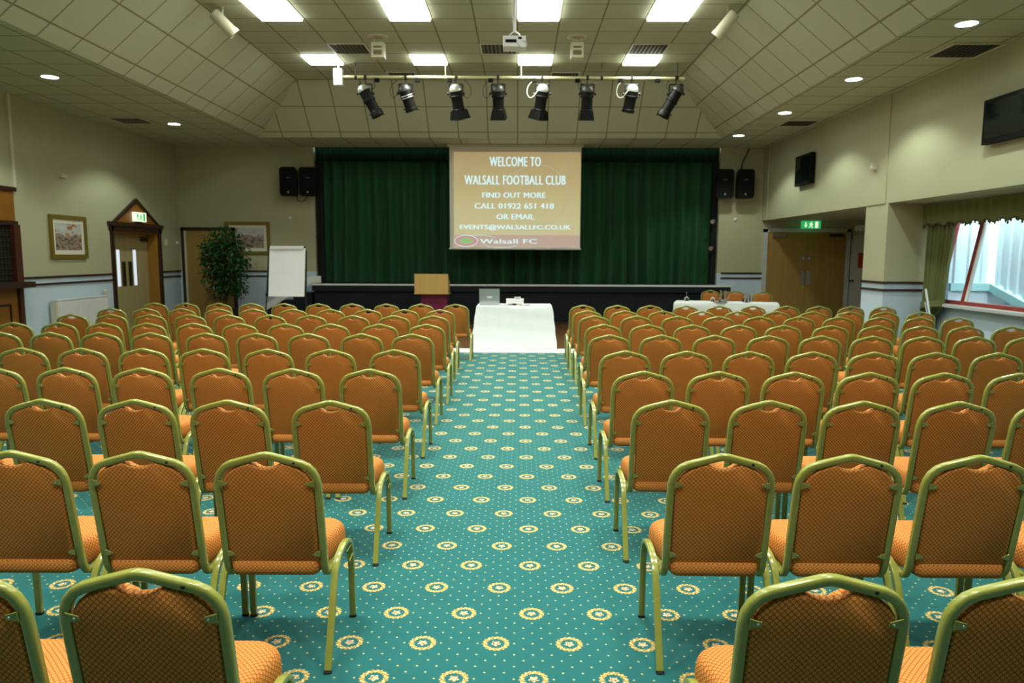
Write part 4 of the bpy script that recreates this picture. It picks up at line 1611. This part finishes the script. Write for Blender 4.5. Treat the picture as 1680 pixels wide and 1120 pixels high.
# ------------------------------------------------------------------ servery hatch at the far left
t = thing('servery_hatch', (LX, 10.7, 0), 'honey wood bar hatch with dark frame and lattice at the far left wall', 'bar hatch')
HY0, HY1 = 9.2, 12.37
bm = nb()
box(bm, LX + 0.001, LX + 0.03, HY0, HY1 - 0.01, 2.21, 2.74)
obj('upper_panel', bm, m_barwood, t, smooth=False)
bm = nb()
box(bm, LX + 0.001, LX + 0.07, HY0, HY1 + 0.02, 2.72, 2.79)
obj('cornice', bm, m_darkwood, t, bevel=0.01)
bm = nb()
box(bm, LX + 0.001, LX + 0.07, HY0, HY1, 2.16, 2.23)
obj('head_rail', bm, m_darkwood, t, bevel=0.008)
m_mahog = mat('red_brown_mahogany', (0.07, 0.020, 0.010), 0.35)
bm = nb()
box(bm, LX + 0.001, LX + 0.10, HY1 - 0.16, HY1, 1.22, 2.17)
obj('post', bm, m_mahog, t, bevel=0.015)
bm = nb()
box(bm, LX + 0.001, LX + 0.08, HY1 - 0.10, HY1, 0, 1.12)
obj('lower_post', bm, m_mahog, t, bevel=0.015)
bm = nb()
box(bm, LX + 0.001, LX + 0.24, HY0, HY1 + 0.08, 1.12, 1.22)
obj('counter_ledge', bm, m_darkwood, t, bevel=0.02)
bm = nb()
box(bm, LX + 0.001, LX + 0.012, HY0, HY1 - 0.16, 1.22, 2.16)
obj('hatch_backing', bm, m_shadow_box, t, smooth=False)
bm = nb()
yy = HY0 + 0.05
while yy < HY1 - 0.18:
    box(bm, LX + 0.02, LX + 0.028, yy, yy + 0.012, 1.22, 2.16)
    yy += 0.09
zz = 1.26
while zz < 2.14:
    box(bm, LX + 0.021, LX + 0.029, HY0, HY1 - 0.16, zz, zz + 0.012)
    zz += 0.09
obj('lattice', bm, MATS['bronze_plate'], t, smooth=False)
bm = nb()
box(bm, LX + 0.001, LX + 0.03, HY0, HY1 - 0.10, 0, 1.12)
lo_ = obj('lower_panel', bm, m_barwood, t, smooth=False)
for k in range(3):
    ya = HY1 - 0.28 - 0.95 * (k + 1) + 0.1
    bm = nb()
    frame_bars(bm, YZ, ya, ya + 0.85, 0.14, 0.86, 0.03, LX + 0.03, LX + 0.05)
    obj('moulding', bm, m_darkwood, lo_, bevel=0.004)

# ------------------------------------------------------------------ potted ficus
t = thing('potted_ficus', (-7.0, 17.35, 0), 'tall leafy ficus in a black pot before the tan door in the left corner', 'plant')
cx, cy = -7.0, 17.35
bm = nb()
lathe(bm, [(0.17, 0.0), (0.20, 0.02), (0.235, 0.36), (0.25, 0.37), (0.25, 0.40), (0.22, 0.40), (0.215, 0.36)], (cx, cy, 0), 26)
pot = obj('pot', bm, m_pot, t)
bm = nb()
lathe(bm, [(0.215, 0.34), (0.215, 0.355)], (cx, cy, 0), 22)
obj('soil', bm, m_soil, pot)
rnd = random.Random(21)
for (bx, tx, r) in ((-0.05, -0.10, 0.020), (0.05, 0.10, 0.018), (0.0, 0.02, 0.016)):
    bm = nb()
    pth = smooth_path([(cx + bx, cy, 0.35), (cx + bx * 0.5, cy + 0.03, 0.8), (cx + tx, cy - 0.02, 1.3), (cx + tx * 1.3, cy, 1.9)])
    tube(bm, pth, circle(r, 8), scales=[1 - 0.6 * i / len(pth) for i in range(len(pth))])
    obj('trunk', bm, m_bark, t)
bm = nb()
CL = [(0.0, 0, 2.15, .26), (-0.16, 0, 1.95, .30), (0.2, 0.05, 2.0, .28), (0.0, -0.1, 1.75, .36), (-0.3, 0, 1.68, .26), (0.34, 0, 1.72, .28), (0.12, -0.05, 1.45, .36), (-0.2, 0.05, 1.4, .32),
      (0.32, 0, 1.35, .28), (-0.26, -0.05, 1.15, .28), (0.05, 0, 1.1, .34), (0.24, 0, 1.0, .26), (-0.06, -0.05, 0.82, .24), (0.34, 0, 0.86, .18), (-0.46, 0, 1.55, .14), (-0.40, 0, 1.85, .15), (0.48, 0.0, 1.5, .14)]
for (ox, oy, oz, r) in CL:
    for k in range(int(150 * (r / 0.28) ** 2)):
        d = Vector((rnd.gauss(0, 1), rnd.gauss(0, 1), rnd.gauss(0, 1))).normalized() * r * (rnd.random() ** 0.45)
        p = Vector((cx + ox, cy + oy, oz)) + d
        dr = Vector((d.x + rnd.gauss(0, .08), d.y + rnd.gauss(0, .08), -0.10 + rnd.gauss(0, .06)))
        if dr.length < 1e-3:
            continue
        dr.normalize()
        sd = dr.cross(Vector((rnd.gauss(0, .4), rnd.gauss(0, .4), 1))).normalized()
        up_ = sd.cross(dr)
        l, w = rnd.uniform(0.09, 0.14), rnd.uniform(0.022, 0.034)
        q = [p, p + dr * l * 0.45 + sd * w + up_ * 0.006, p + dr * l - up_ * 0.012, p + dr * l * 0.45 - sd * w + up_ * 0.006, p + dr * l * 0.5 - up_ * 0.002]
        vv = [bm.verts.new(c_) for c_ in q]
        bm.faces.new((vv[0], vv[1], vv[4])); bm.faces.new((vv[1], vv[2], vv[4])); bm.faces.new((vv[2], vv[3], vv[4])); bm.faces.new((vv[3], vv[0], vv[4]))
for (ox, oy, oz, r) in CL:
    tube(bm, [(cx, cy, max(oz - 0.35, 0.7)), (cx + ox, cy + oy, oz)], circle(0.005, 5))
fo = obj('foliage', bm, m_leaf, t, smooth=False)

# ------------------------------------------------------------------ flip chart
t = thing('flip_chart', (-4.95, 15.5, 0), 'white flip chart pad on a black easel at the left of the stage', 'flip chart')
FYY = 15.5


def fc(u, v, d):      # board plane leaning back a little; u sideways, v up the board, d towards the room
    return (-4.95 + u + 0.012 * v, FYY + v * 0.14 - d, 0.80 + v)


bm = nb()
prism(bm, [(-0.40, 0.0), (0.40, 0.02), (0.385, 1.06), (-0.405, 1.06)], fc, -0.025, -0.003)
obj('board', bm, m_blackmetal, t, smooth=False)
bm = nb()


def padP(u, v):
    b = 0.012 * (1 - v) * math.sin(u * 3.1) + 0.0016 * math.sin(v * 23 + 2 * u) * (1 - v) + 0.0007 * math.sin(v * 41 - 3 * u)
    return fc(-0.375 + 0.765 * u, 0.005 + 1.02 * v, 0.012 + b)


sheet(bm, padP, 14, 40, 0.012, (0, 1, 0))
obj('paper_pad', bm, m_paper, t)
bm = nb()
prism(bm, [(-0.36, 1.0), (0.355, 1.005), (0.355, 1.075), (-0.36, 1.07)], fc, 0.002, 0.04)
obj('clamp_bar', bm, m_white, t, bevel=0.012)
for s in (-1, 1):
    bm = nb()
    tube(bm, [fc(s * 0.40, 0.98, -0.02), fc(s * 0.42, 0.0, -0.02), (-4.95 + s * 0.46, FYY - 0.12, 0.01)], rsq(0.028, 0.028, 8))
    lg_ = obj('leg', bm, m_blackmetal, t)
    bm = nb()
    lathe(bm, [(0.03, -0.02), (0.03, 0.02)], fc(s * 0.425, 0.04, -0.03), 12, (1, 0, 0))
    obj('clamp_knob', bm, m_black, lg_)
bm = nb()
tube(bm, [fc(0, 0.95, -0.03), (-4.94, FYY + 0.75, 0.01)], rsq(0.028, 0.028, 8))
obj('leg', bm, m_blackmetal, t)

# ------------------------------------------------------------------ lectern
t = thing('lectern', (-1.92, 16.4, 0), 'lectern with pale oak top panel and maroon base in front of the stage', 'lectern')
bm = nb()
box(bm, -2.19, -1.60, 16.30, 16.62, 0.06, 0.86)
obj('base', bm, m_maroon, t, bevel=0.01)
bm = nb()
box(bm, -2.26, -1.54, 16.24, 16.68, 0, 0.06)
obj('plinth', bm, m_maroon, t, bevel=0.008)
bm = nb()
prism(bm, [(16.20, 0.845), (16.20, 1.27), (16.225, 1.27), (16.66, 1.06), (16.66, 0.845)], YZ, -2.31, -2.285)
prism(bm, [(16.20, 0.845), (16.20, 1.27), (16.225, 1.27), (16.66, 1.06), (16.66, 0.845)], YZ, -1.60, -1.575)
obj('side_panel', bm, m_oak, t, smooth=False)
bm = nb()
box(bm, -2.315, -1.57, 16.185, 16.20, 0.845, 1.275)
obj('front_panel', bm, m_oak, t, bevel=0.004)
bm = nb()
prism(bm, [(16.19, 1.245), (16.19, 1.262), (16.64, 1.06), (16.64, 1.043)], YZ, -2.28, -1.605)
obj('reading_top', bm, m_oak, t, smooth=False)
bm = nb()
box(bm, -2.33, -1.55, 16.18, 16.68, 0.83, 0.845)
obj('shelf', bm, m_oak, t, bevel=0.004)


# ------------------------------------------------------------------ cloth covered tables
def cloth_table(name, root, w, d, h, flare, seed, m, parent, z0=0.012):
    rnd = random.Random(seed)
    pts = []
    nn_ = 44
    per = [(-w / 2 + w * i / nn_, -d / 2, 0, -1) for i in range(nn_)] + [(w / 2, -d / 2 + d * i / 20, 1, 0) for i in range(20)] + \
          [(w / 2 - w * i / nn_, d / 2, 0, 1) for i in range(nn_)] + [(-w / 2, d / 2 - d * i / 20, -1, 0) for i in range(20)]
    ph = [rnd.uniform(0, 6) for _ in range(6)]
    bm = nb()
    rings = []
    for j in range(15):
        v = j / 14
        z = z0 + (h - z0) * v
        ring = []
        for i, (x, y, nx_, ny_) in enumerate(per):
            s = i / len(per)
            corner = min(abs(abs(x) - w / 2) + abs(abs(y) - d / 2), 0.35)
            k = (1 - v)
            off = flare * k * (1 + 1.4 * math.exp(-(corner / 0.08) ** 2)) + 0.010 * k * math.sin(s * 2 * PI * 17 + ph[0]) + 0.004 * math.sin(v * 19 + ph[1] + s * 11)
            off += 0.0035 * math.exp(-((v - 0.62) / 0.016) ** 2) + 0.003 * math.exp(-((v - 0.78) / 0.015) ** 2)
            dirx, diry = nx_, ny_
            if corner < 0.06:
                dirx, diry = (1 if x > 0 else -1), (1 if y > 0 else -1)
            sh = 0.0 if v < 0.97 else -0.006
            ring.append(bm.verts.new(root + Vector((x + dirx * (off + sh), y + diry * (off + sh), z))))
        rings.append(ring)
    top = []
    for i, (x, y, nx_, ny_) in enumerate(per):
        top.append(bm.verts.new(root + Vector((x * 0.985, y * 0.97, h + 0.006))))
    rings.append(top)
    L = len(per)
    for a, b in zip(rings[:-1], rings[1:]):
        for i in range(L):
            bm.faces.new((a[i], a[(i + 1) % L], b[(i + 1) % L], b[i]))
    bm.faces.new(top)
    return obj(name, bm, m, parent)


def covered_table(loc, w, d, h, label, flare, seed):
    t = thing('cloth_covered_table', loc, label, 'table')
    o = Vector(loc)
    cloth_table('tablecloth', o, w, d, h, flare, seed, m_cloth, t, 0.012)
    bm = nb()
    box(bm, o.x - w / 2 + 0.02, o.x + w / 2 - 0.02, o.y - d / 2 + 0.02, o.y + d / 2 - 0.02, h - 0.03, h - 0.006)
    obj('tabletop', bm, m_oak, t, smooth=False)
    for sx in (-1, 1):
        for sy in (-1, 1):
            bm = nb()
            tube(bm, [(o.x + sx * (w / 2 - 0.1), o.y + sy * (d / 2 - 0.1), 0.009), (o.x + sx * (w / 2 - 0.1), o.y + sy * (d / 2 - 0.1), h - 0.03)], circle(0.015, 8))
            obj('leg', bm, m_steel, t)
    return t


covered_table((-0.085, 13.55, 0), 1.38, 0.72, 0.775, 'white cloth covered table with laptop and projector at the end of the aisle', 0.035, 4)
t2 = covered_table((4.19, 14.86, 0), 2.02, 0.70, 0.76, 'long white cloth covered table on the right in front of the alcove door', 0.012, 9)
t2.rotation_euler.z = R(-15.5)
T2C, T2S = math.cos(R(-15.5)), math.sin(R(-15.5))


def on_t2(u, v):
    return Vector((4.19 + u * T2C - v * T2S, 14.86 + u * T2S + v * T2C, 0.766))


t = thing('laptop', (-0.54, 13.5, 0.781), 'silver laptop seen from behind its open lid on the aisle table', 'laptop')
bm = nb()
box(bm, -0.725, -0.355, 13.36, 13.62, 0.782, 0.802)
obj('base', bm, m_silver, t, bevel=0.006)
bm = nb()
prism(bm, [(13.352, 0.79), (13.366, 0.79), (13.316, 1.085), (13.302, 1.085)], YZ, -0.725, -0.355)
lid = obj('lid', bm, m_silver, t, bevel=0.005)
bm = nb()
prism(bm, [(13.335, 0.80), (13.3355, 0.80), (13.3355, 0.835), (13.335, 0.835)], lambda u, v, d: (d, u - 0.011 - (v - 0.80) * 0.17 + 0.0, v + 0.115), -0.585, -0.495)
obj('lid_badge', bm, m_white, lid, smooth=False)
t = thing('table_projector', (-0.08, 13.45, 0.781), 'white projector lying on the aisle table beside the laptop', 'projector')
bm = nb()
box(bm, -0.235, 0.085, 13.36, 13.60, 0.815, 0.895)
pb = obj('body', bm, m_white, t, bevel=0.014)
bm = nb()
box(bm, -0.20, 0.06, 13.37, 13.59, 0.782, 0.816)
obj('underside', bm, m_offwhite, t, smooth=False)
bm = nb()
box(bm, -0.12, -0.05, 13.345, 13.37, 0.785, 0.812)
obj('connector', bm, m_black, t, smooth=False)
t = thing('adapter_box', (-0.03, 13.48, 0.895), 'small white box lying on top of the table projector', 'box')
bm = nb()
box(bm, -0.085, 0.03, 13.42, 13.54, 0.896, 0.93)
obj('case', bm, m_white, t, bevel=0.006)
bm = nb()
box(bm, -0.07, 0.015, 13.415, 13.422, 0.903, 0.922)
obj('front_plate', bm, m_steel, t, smooth=False)
bm = nb()
tube(bm, smooth_path([(-0.36, 13.5, 0.786), (-0.30, 13.38, 0.786), (-0.26, 13.46, 0.786), (-0.19, 13.335, 0.787), (-0.09, 13.335, 0.795)]), circle(0.006, 6))
tube(bm, smooth_path([(0.10, 13.42, 0.786), (0.18, 13.5, 0.786), (0.22, 13.42, 0.786), (0.12, 13.27, 0.786), (0.0, 13.30, 0.786)]), circle(0.004, 6))
tag(obj('computer_cable', bm, m_cable), 'thin dark cables on the aisle table around laptop and projector', 'cable')

GL = ['stemmed glass standing upside down on the right table, leftmost', 'stemmed glass standing upside down on the right table, just left of the water jug', 'stemmed glass standing upside down on the right table, nearest its right end']
for k, (u, v) in enumerate(((-0.78, 0.10), (-0.26, 0.08), (0.40, -0.02))):
    p = on_t2(u, v)
    t = thing('wine_glass', p, GL[k], 'glass', 'upturned glasses on the right table')
    bm = nb()
    lathe(bm, [(0.042, 0.0), (0.042, 0.004), (0.046, 0.04), (0.038, 0.075), (0.008, 0.095), (0.005, 0.105)], p, 20)
    obj('bowl', bm, m_clear, t)
    bm = nb()
    lathe(bm, [(0.005, 0.105), (0.005, 0.155), (0.010, 0.17)], p, 14)
    obj('stem', bm, m_clear, t)
    bm = nb()
    lathe(bm, [(0.010, 0.17), (0.038, 0.182), (0.038, 0.186), (0.004, 0.187)], p, 20)
    obj('foot', bm, m_clear, t)
p = on_t2(-0.06, 0.0)
t = thing('water_jug', p, 'clear glass water jug on the right table', 'jug')
bm = nb()
lathe(bm, [(0.065, 0.0), (0.075, 0.01), (0.085, 0.08), (0.075, 0.16), (0.062, 0.20), (0.068, 0.235), (0.065, 0.235), (0.058, 0.20), (0.07, 0.16), (0.078, 0.08), (0.068, 0.018), (0.01, 0.015)], p, 26)
jb = obj('body', bm, m_clear, t)
bm = nb()
tube(bm, smooth_path([p + Vector((0.065, 0, 0.20)), p + Vector((0.13, 0, 0.21)), p + Vector((0.135, 0, 0.10)), p + Vector((0.08, 0, 0.06))]), circle(0.008, 8))
obj('handle', bm, m_clear, t)
p = on_t2(-0.10, -0.24)
bm = nb()
lathe(bm, [(0.09, 0.0), (0.14, 0.006), (0.15, 0.016), (0.145, 0.018), (0.08, 0.008)], p, 24)
tag(obj('steel_tray', bm, m_chrome), 'small round steel tray beside the water jug on the right table', 'tray')
p = on_t2(0.40, 0.15)
t = thing('glass_carafe', p, 'wide clear carafe behind the rightmost glass on the right table', 'carafe')
bm = nb()
lathe(bm, [(0.07, 0.0), (0.085, 0.01), (0.085, 0.13), (0.06, 0.16), (0.06, 0.17), (0.055, 0.17), (0.055, 0.16), (0.08, 0.13), (0.08, 0.015), (0.01, 0.012)], p, 24)
obj('body', bm, m_clear, t)
bm = nb()
lathe(bm, [(0.078, 0.016), (0.078, 0.065)], p, 22)
obj('dark_drink', bm, mat('dark_green_liquid', (0.01, 0.03, 0.02), 0.1), t)

# folding stand beside the window curtain: two white slats
t = thing('folding_stand', (6.15, 11.0, 0), 'thin white folding stand leaning beside the window curtain', 'stand')
bm = nb()
tube(bm, [(6.20, 10.75, 0.02), (6.06, 10.98, 1.22)], rsq(0.045, 0.02, 8))
obj('front_leg', bm, m_white, t)
bm = nb()
tube(bm, [(6.30, 10.95, 0.02), (6.10, 11.05, 1.02)], rsq(0.03, 0.015, 8))
obj('rear_leg', bm, m_white, t)

# ------------------------------------------------------------------ banquet chairs
LEAN = math.atan2(0.10, 0.528)
BW = 0.202


def bp(x, s, d=0.0):
    """point on the leaning back: x sideways, s up the back, d towards the seat"""
    return Vector((x, -0.11 - s * math.sin(LEAN) + d * math.cos(LEAN), 0.372 + s * math.cos(LEAN) + d * math.sin(LEAN)))


SEC = rsq(0.029, 0.026, 16, 5.0)


def make_chair():
    t = thing('banquet_chair', (0, 0, 0), 'x', 'chair', 'x')
    ORIGIN[t.name] = V(0, 0, 0)
    # back frame: inverted U with a low peak, feet bent forward under the seat
    half = [(0, .5415), (.018, .5395), (.05, .5305), (.10, .5165), (.14, .505), (.165, .492), (.184, .471), (.196, .445), (.2015, .41), (BW, .37), (BW, .20), (BW, .045)]
    right = [bp(x, s) for x, s in half]
    bend = [Vector((BW, -0.104, 0.385)), Vector((BW, -0.090, 0.367)), Vector((BW, -0.065, 0.358)), Vector((BW, 0.0, 0.366)), Vector((BW, 0.17, 0.388))]
    right = right + bend
    left = [Vector((-p.x, p.y, p.z)) for p in right]
    bm = nb()
    tube(bm, left[::-1] + right[1:], SEC, up=(0, 1, 0.15))
    bf = obj('back_frame', bm, m_frame, t, angle=50)
    bm = nb()
    lathe(bm, [(0.0055, 0.0), (0.0055, 0.0035), (0.003, 0.004)], bp(0.115, .5145, -0.0125), 10, (0, -1, -0.19))
    obj('plug', bm, m_rubber, bf)
    # backrest
    nt = [(0.184, .06), (0.185, .36), (.183, .41), (.175, .442), (.160, .466), (.135, .486), (.095, .504), (.066, .514)]
    notch = [(.056, .506), (.040, .4965), (.020, .491), (0, .4895)]
    prof = [(0.17, .046)] + nt + notch
    poly = prof + [(-x, s) for x, s in prof[::-1] if x > 0]
    bm = nb()
    rows = []
    for d, k in ((-0.012, 0.975), (-0.016, 0.955), ):
        pass
    layers = [(-0.0135, 0.95), (-0.0115, 0.985), (-0.006, 1.0), (0.006, 1.0), (0.016, 0.975), (0.028, 0.91), (0.036, 0.80)]
    cs = 0.27
    rings = []
    for d, k in layers:
        ring = []
        for x, s in poly:
            # shrink towards the outline by a fixed inset
            ins = (1 - k) * 0.2
            xx = x - (ins if x > 0 else -ins if x < 0 else 0) * min(1, abs(x) / 0.06)
            ss = s - ins * (1 if s > 0.3 else -1) * (0.9 if s > 0.3 else 0.5)
            ring.append(bm.verts.new(bp(xx, ss, d)))
        rings.append(ring)
    L = len(poly)
    for a, b in zip(rings[:-1], rings[1:]):
        for i in range(L):
            bm.faces.new((a[i], a[(i + 1) % L], b[(i + 1) % L], b[i]))
    bm.faces.new(rings[0][::-1])
    bm.faces.new(rings[-1])
    bmesh.ops.recalc_face_normals(bm, faces=bm.faces)
    set_uv(bm, lambda co, f: (co.x, co.z + 0.25 * co.y))
    obj('backrest', bm, m_fabric, t, angle=70)
    # seat cushion
    out = []
    hx, y0, y1 = 0.222, -0.125, 0.245
    rf, rb = 0.085, 0.035
    for (cx_, cy_, r_, a0) in ((hx - rf, y1 - rf, rf, 0), (-hx + rf, y1 - rf, rf, 90), (-hx + rb, y0 + rb, rb, 180), (hx - rb, y0 + rb, rb, 270)):
        for i in range(7):
            a = R(a0 + 15 * i)
            out.append((cx_ + r_ * math.cos(a), cy_ + r_ * math.sin(a)))
    bm = nb()
    rings = []
    for k, z in ((0.90, 0.374), (0.975, 0.378), (1.0, 0.395), (1.005, 0.425), (0.995, 0.45), (0.965, 0.470), (0.90, 0.483), (0.75, 0.491), (0.5, 0.495), (0.22, 0.497)):
        zz = z
        rings.append([bm.verts.new((x * k * (1 - 0.185 * min(1, max(0, (-y - 0.015) / 0.07))), 0.06 + (y - 0.06) * k - (0.024 * min(1, max(0, -y / 0.1)) if z < 0.43 else -0.012 * min(1, max(0, -y / 0.1))), zz + 0.02 * (y * k) * (1 if z > 0.44 else 0.4))) for x, y in out])
    L = len(out)
    for a, b in zip(rings[:-1], rings[1:]):
        for i in range(L):
            bm.faces.new((a[i], a[(i + 1) % L], b[(i + 1) % L], b[i]))
    bm.faces.new(rings[0][::-1])
    bm.faces.new(rings[-1])
    bmesh.ops.recalc_face_normals(bm, faces=bm.faces)
    for f in bm.faces:
        f.normal_update()
    set_uv(bm, lambda co, f: (co.x, co.y) if abs(f.normal.z) > 0.5 else ((co.x, co.z) if abs(f.normal.y) > abs(f.normal.x) else (co.y, co.z)))
    obj('seat', bm, m_fabric, t, angle=70)
    # side frames: two legs on each side meeting over an arch
    for s in (-1, 1):
        X0, X1 = s * 0.234, s * 0.234
        rear = [(X0, -0.238, 0.0), (X0, -0.19, 0.11), (X0, -0.105, 0.31), (X1, -0.075, 0.365), (X1, -0.035, 0.397), (X1, 0.02, 0.412), (X1, 0.085, 0.418)]
        front = [(X0, 0.236, 0.0), (X0, 0.232, 0.15), (X0, 0.228, 0.28), (X1, 0.219, 0.34), (X1, 0.195, 0.385), (X1, 0.15, 0.411), (X1, 0.085, 0.418)]
        for pth in (rear, front):
            bm = nb()
            tube(bm, smooth_path(pth, 1), rsq(0.022, 0.030, 12, 5.0), up=(1, 0, 0))
            lg_ = obj('leg', bm, m_frame, t, angle=50)
            bm = nb()
            a, b = Vector(pth[0]), Vector(pth[1])
            dd = (b - a).normalized()
            tube(bm, [a + Vector((0, 0, 0.0005)), a + dd * 0.012], rsq(0.025, 0.033, 12, 5.0), up=(1, 0, 0))
            obj('rubber_foot', bm, m_rubber, lg_, angle=50)
    bm = nb()
    for yy in (0.0, 0.15):
        tube(bm, [(-0.222, yy, 0.372 if yy < 0.1 else 0.388), (0.222, yy, 0.372 if yy < 0.1 else 0.388)], rsq(0.022, 0.018, 8))
    obj('seat_rail', bm, m_frame, t)
    # ganging link on the right front leg
    bm = nb()
    q = [(0.243, 0.10, 0.375), (0.243, 0.19, 0.375), (0.248, 0.20, 0.33), (0.248, 0.12, 0.32)]
    tube(bm, q, circle(0.0035, 6), closed=True, up=(1, 0, 0))
    obj('link_bracket', bm, m_frame, t)
    # four little plates that hold the backrest
    for s in (-1, 1):
        for zz in (0.425, 0.105):
            bm = nb()
            pl = [(s * 0.192, zz + 0.014), (s * 0.192, zz - 0.014), (s * 0.166, zz - 0.010), (s * 0.158, zz - 0.004), (s * 0.160, zz + 0.004)]
            if zz < 0.2:
                pl = [(s * 0.192, zz + 0.012), (s * 0.192, zz - 0.016), (s * 0.170, zz - 0.013), (s * 0.160, zz - 0.006), (s * 0.168, zz + 0.002)]
            prism(bm, pl, lambda u, v, d: bp(u, v, d), -0.0185, -0.0150)
            br = obj('bracket', bm, m_frame, t, smooth=False)
            bm = nb()
            lathe(bm, [(0.0035, 0), (0.003, 0.002)], bp(s * 0.170, zz - 0.002, -0.0185), 8, (0, -1, -0.19))
            obj('screw', bm, m_steel, br)
    note_kids(t)
    for k in list(KIDS[t.name]):
        note_kids(k)
    return t


LEFT_SEATS = {
    1: (1.74, [-0.95, -1.45]),
    2: (2.83, [-1.01, -1.51, -2.03]),
    3: (3.87, [-1.02, -1.57, -2.06, -2.56, -3.07]),
    4: (4.97, [-1.03, -1.56, -2.06, -2.61, -3.14, -3.62]),
    5: (6.01, [-1.03, -1.57, -2.09, -2.63, -3.12, -3.63, -4.11]),
    6: (7.23, [-1.06, -1.57, -2.1, -2.62, -3.13, -3.68, -4.18, -4.7, -5.19]),
    7: (8.26, [-1.05, -1.59, -2.14, -2.66, -3.18, -3.71, -4.24, -4.74, -5.26, -5.77]),
    8: (9.43, [-1.11, -1.62, -2.15, -2.7, -3.23, -3.77, -4.27, -4.8, -5.31, -5.82]),
    9: (10.49, [-1.14, -1.65, -2.18, -2.72, -3.26, -3.83, -4.34, -4.87, -5.39, -5.9]),
    10: (11.66, [-1.01, -1.57, -2.12, -2.67, -3.21, -3.76, -4.29, -4.82, -5.34, -5.85]),
}
RIGHT_SEATS = {
    1: (1.74, [0.77, 1.28]),
    2: (2.85, [0.82, 1.31, 1.81, 2.31]),
    3: (3.94, [0.84, 1.37, 1.88, 2.4, 2.92]),
    4: (4.94, [0.85, 1.37, 1.88, 2.38, 2.87, 3.37]),
    5: (6.01, [0.88, 1.39, 1.91, 2.43, 2.93, 3.43, 3.92, 4.41]),
    6: (7.24, [0.9, 1.42, 1.95, 2.48, 3.0, 3.51, 4.02, 4.52, 5.01]),
    7: (8.35, [0.97, 1.48, 1.99, 2.52, 3.03, 3.57, 4.09, 4.59, 5.08, 5.58]),
    8: (9.55, [0.99, 1.54, 2.08, 2.61, 3.14, 3.66, 4.18, 4.71, 5.22, 5.72]),
    9: (10.46, [0.98, 1.52, 2.06, 2.61, 3.14, 3.68, 4.20, 4.72, 5.22, 5.72]),
    10: (11.58, [1.01, 1.56, 2.08, 2.64, 3.17, 3.70, 4.23, 4.73, 5.25, 5.76]),
}
ORD = ['', 'first', 'second', 'third', 'fourth', 'fifth', 'sixth', 'seventh', 'eighth', 'ninth', 'tenth']
chair0 = make_chair()
used = False
rnd = random.Random(5)
SMALL = ('bracket', 'screw', 'plug', 'rubber_foot', 'link_bracket')
for side, table_ in (('left', LEFT_SEATS), ('right', RIGHT_SEATS)):
    for row, (ya, xs) in table_.items():
        for k, xx in enumerate(xs):
            if k:
                xx = min(xx, prev - 0.508) if side == 'left' else max(xx, prev + 0.508)
            prev = xx
            label = 'orange banquet chair, %s row from the camera, %s seat %s of the aisle' % (ORD[row], ORD[k + 1], side)
            grp = 'banquet chairs in rows %s of the aisle' % side
            loc = (xx, ya + 0.208, 0)
            rz = R(rnd.uniform(-0.8, 0.8))
            if not used:
                chair0['label'] = label
                chair0['group'] = grp
                place(chair0, loc, rz)
                used = True
            else:
                dup(chair0, loc, rz, label, grp, SMALL if row >= 6 else ())
for k, (xx, ya, w) in enumerate(((4.36, 16.85, 'leftmost, nearest the stage'), (4.86, 16.62, 'middle one behind the water jug'), (5.34, 16.22, 'rightmost, nearest the alcove door'))):
    dup(chair0, (xx, ya - 0.21, 0), PI + R(-8), 'orange banquet chair behind the long right table, ' + w, 'chairs behind the right table', SMALL)
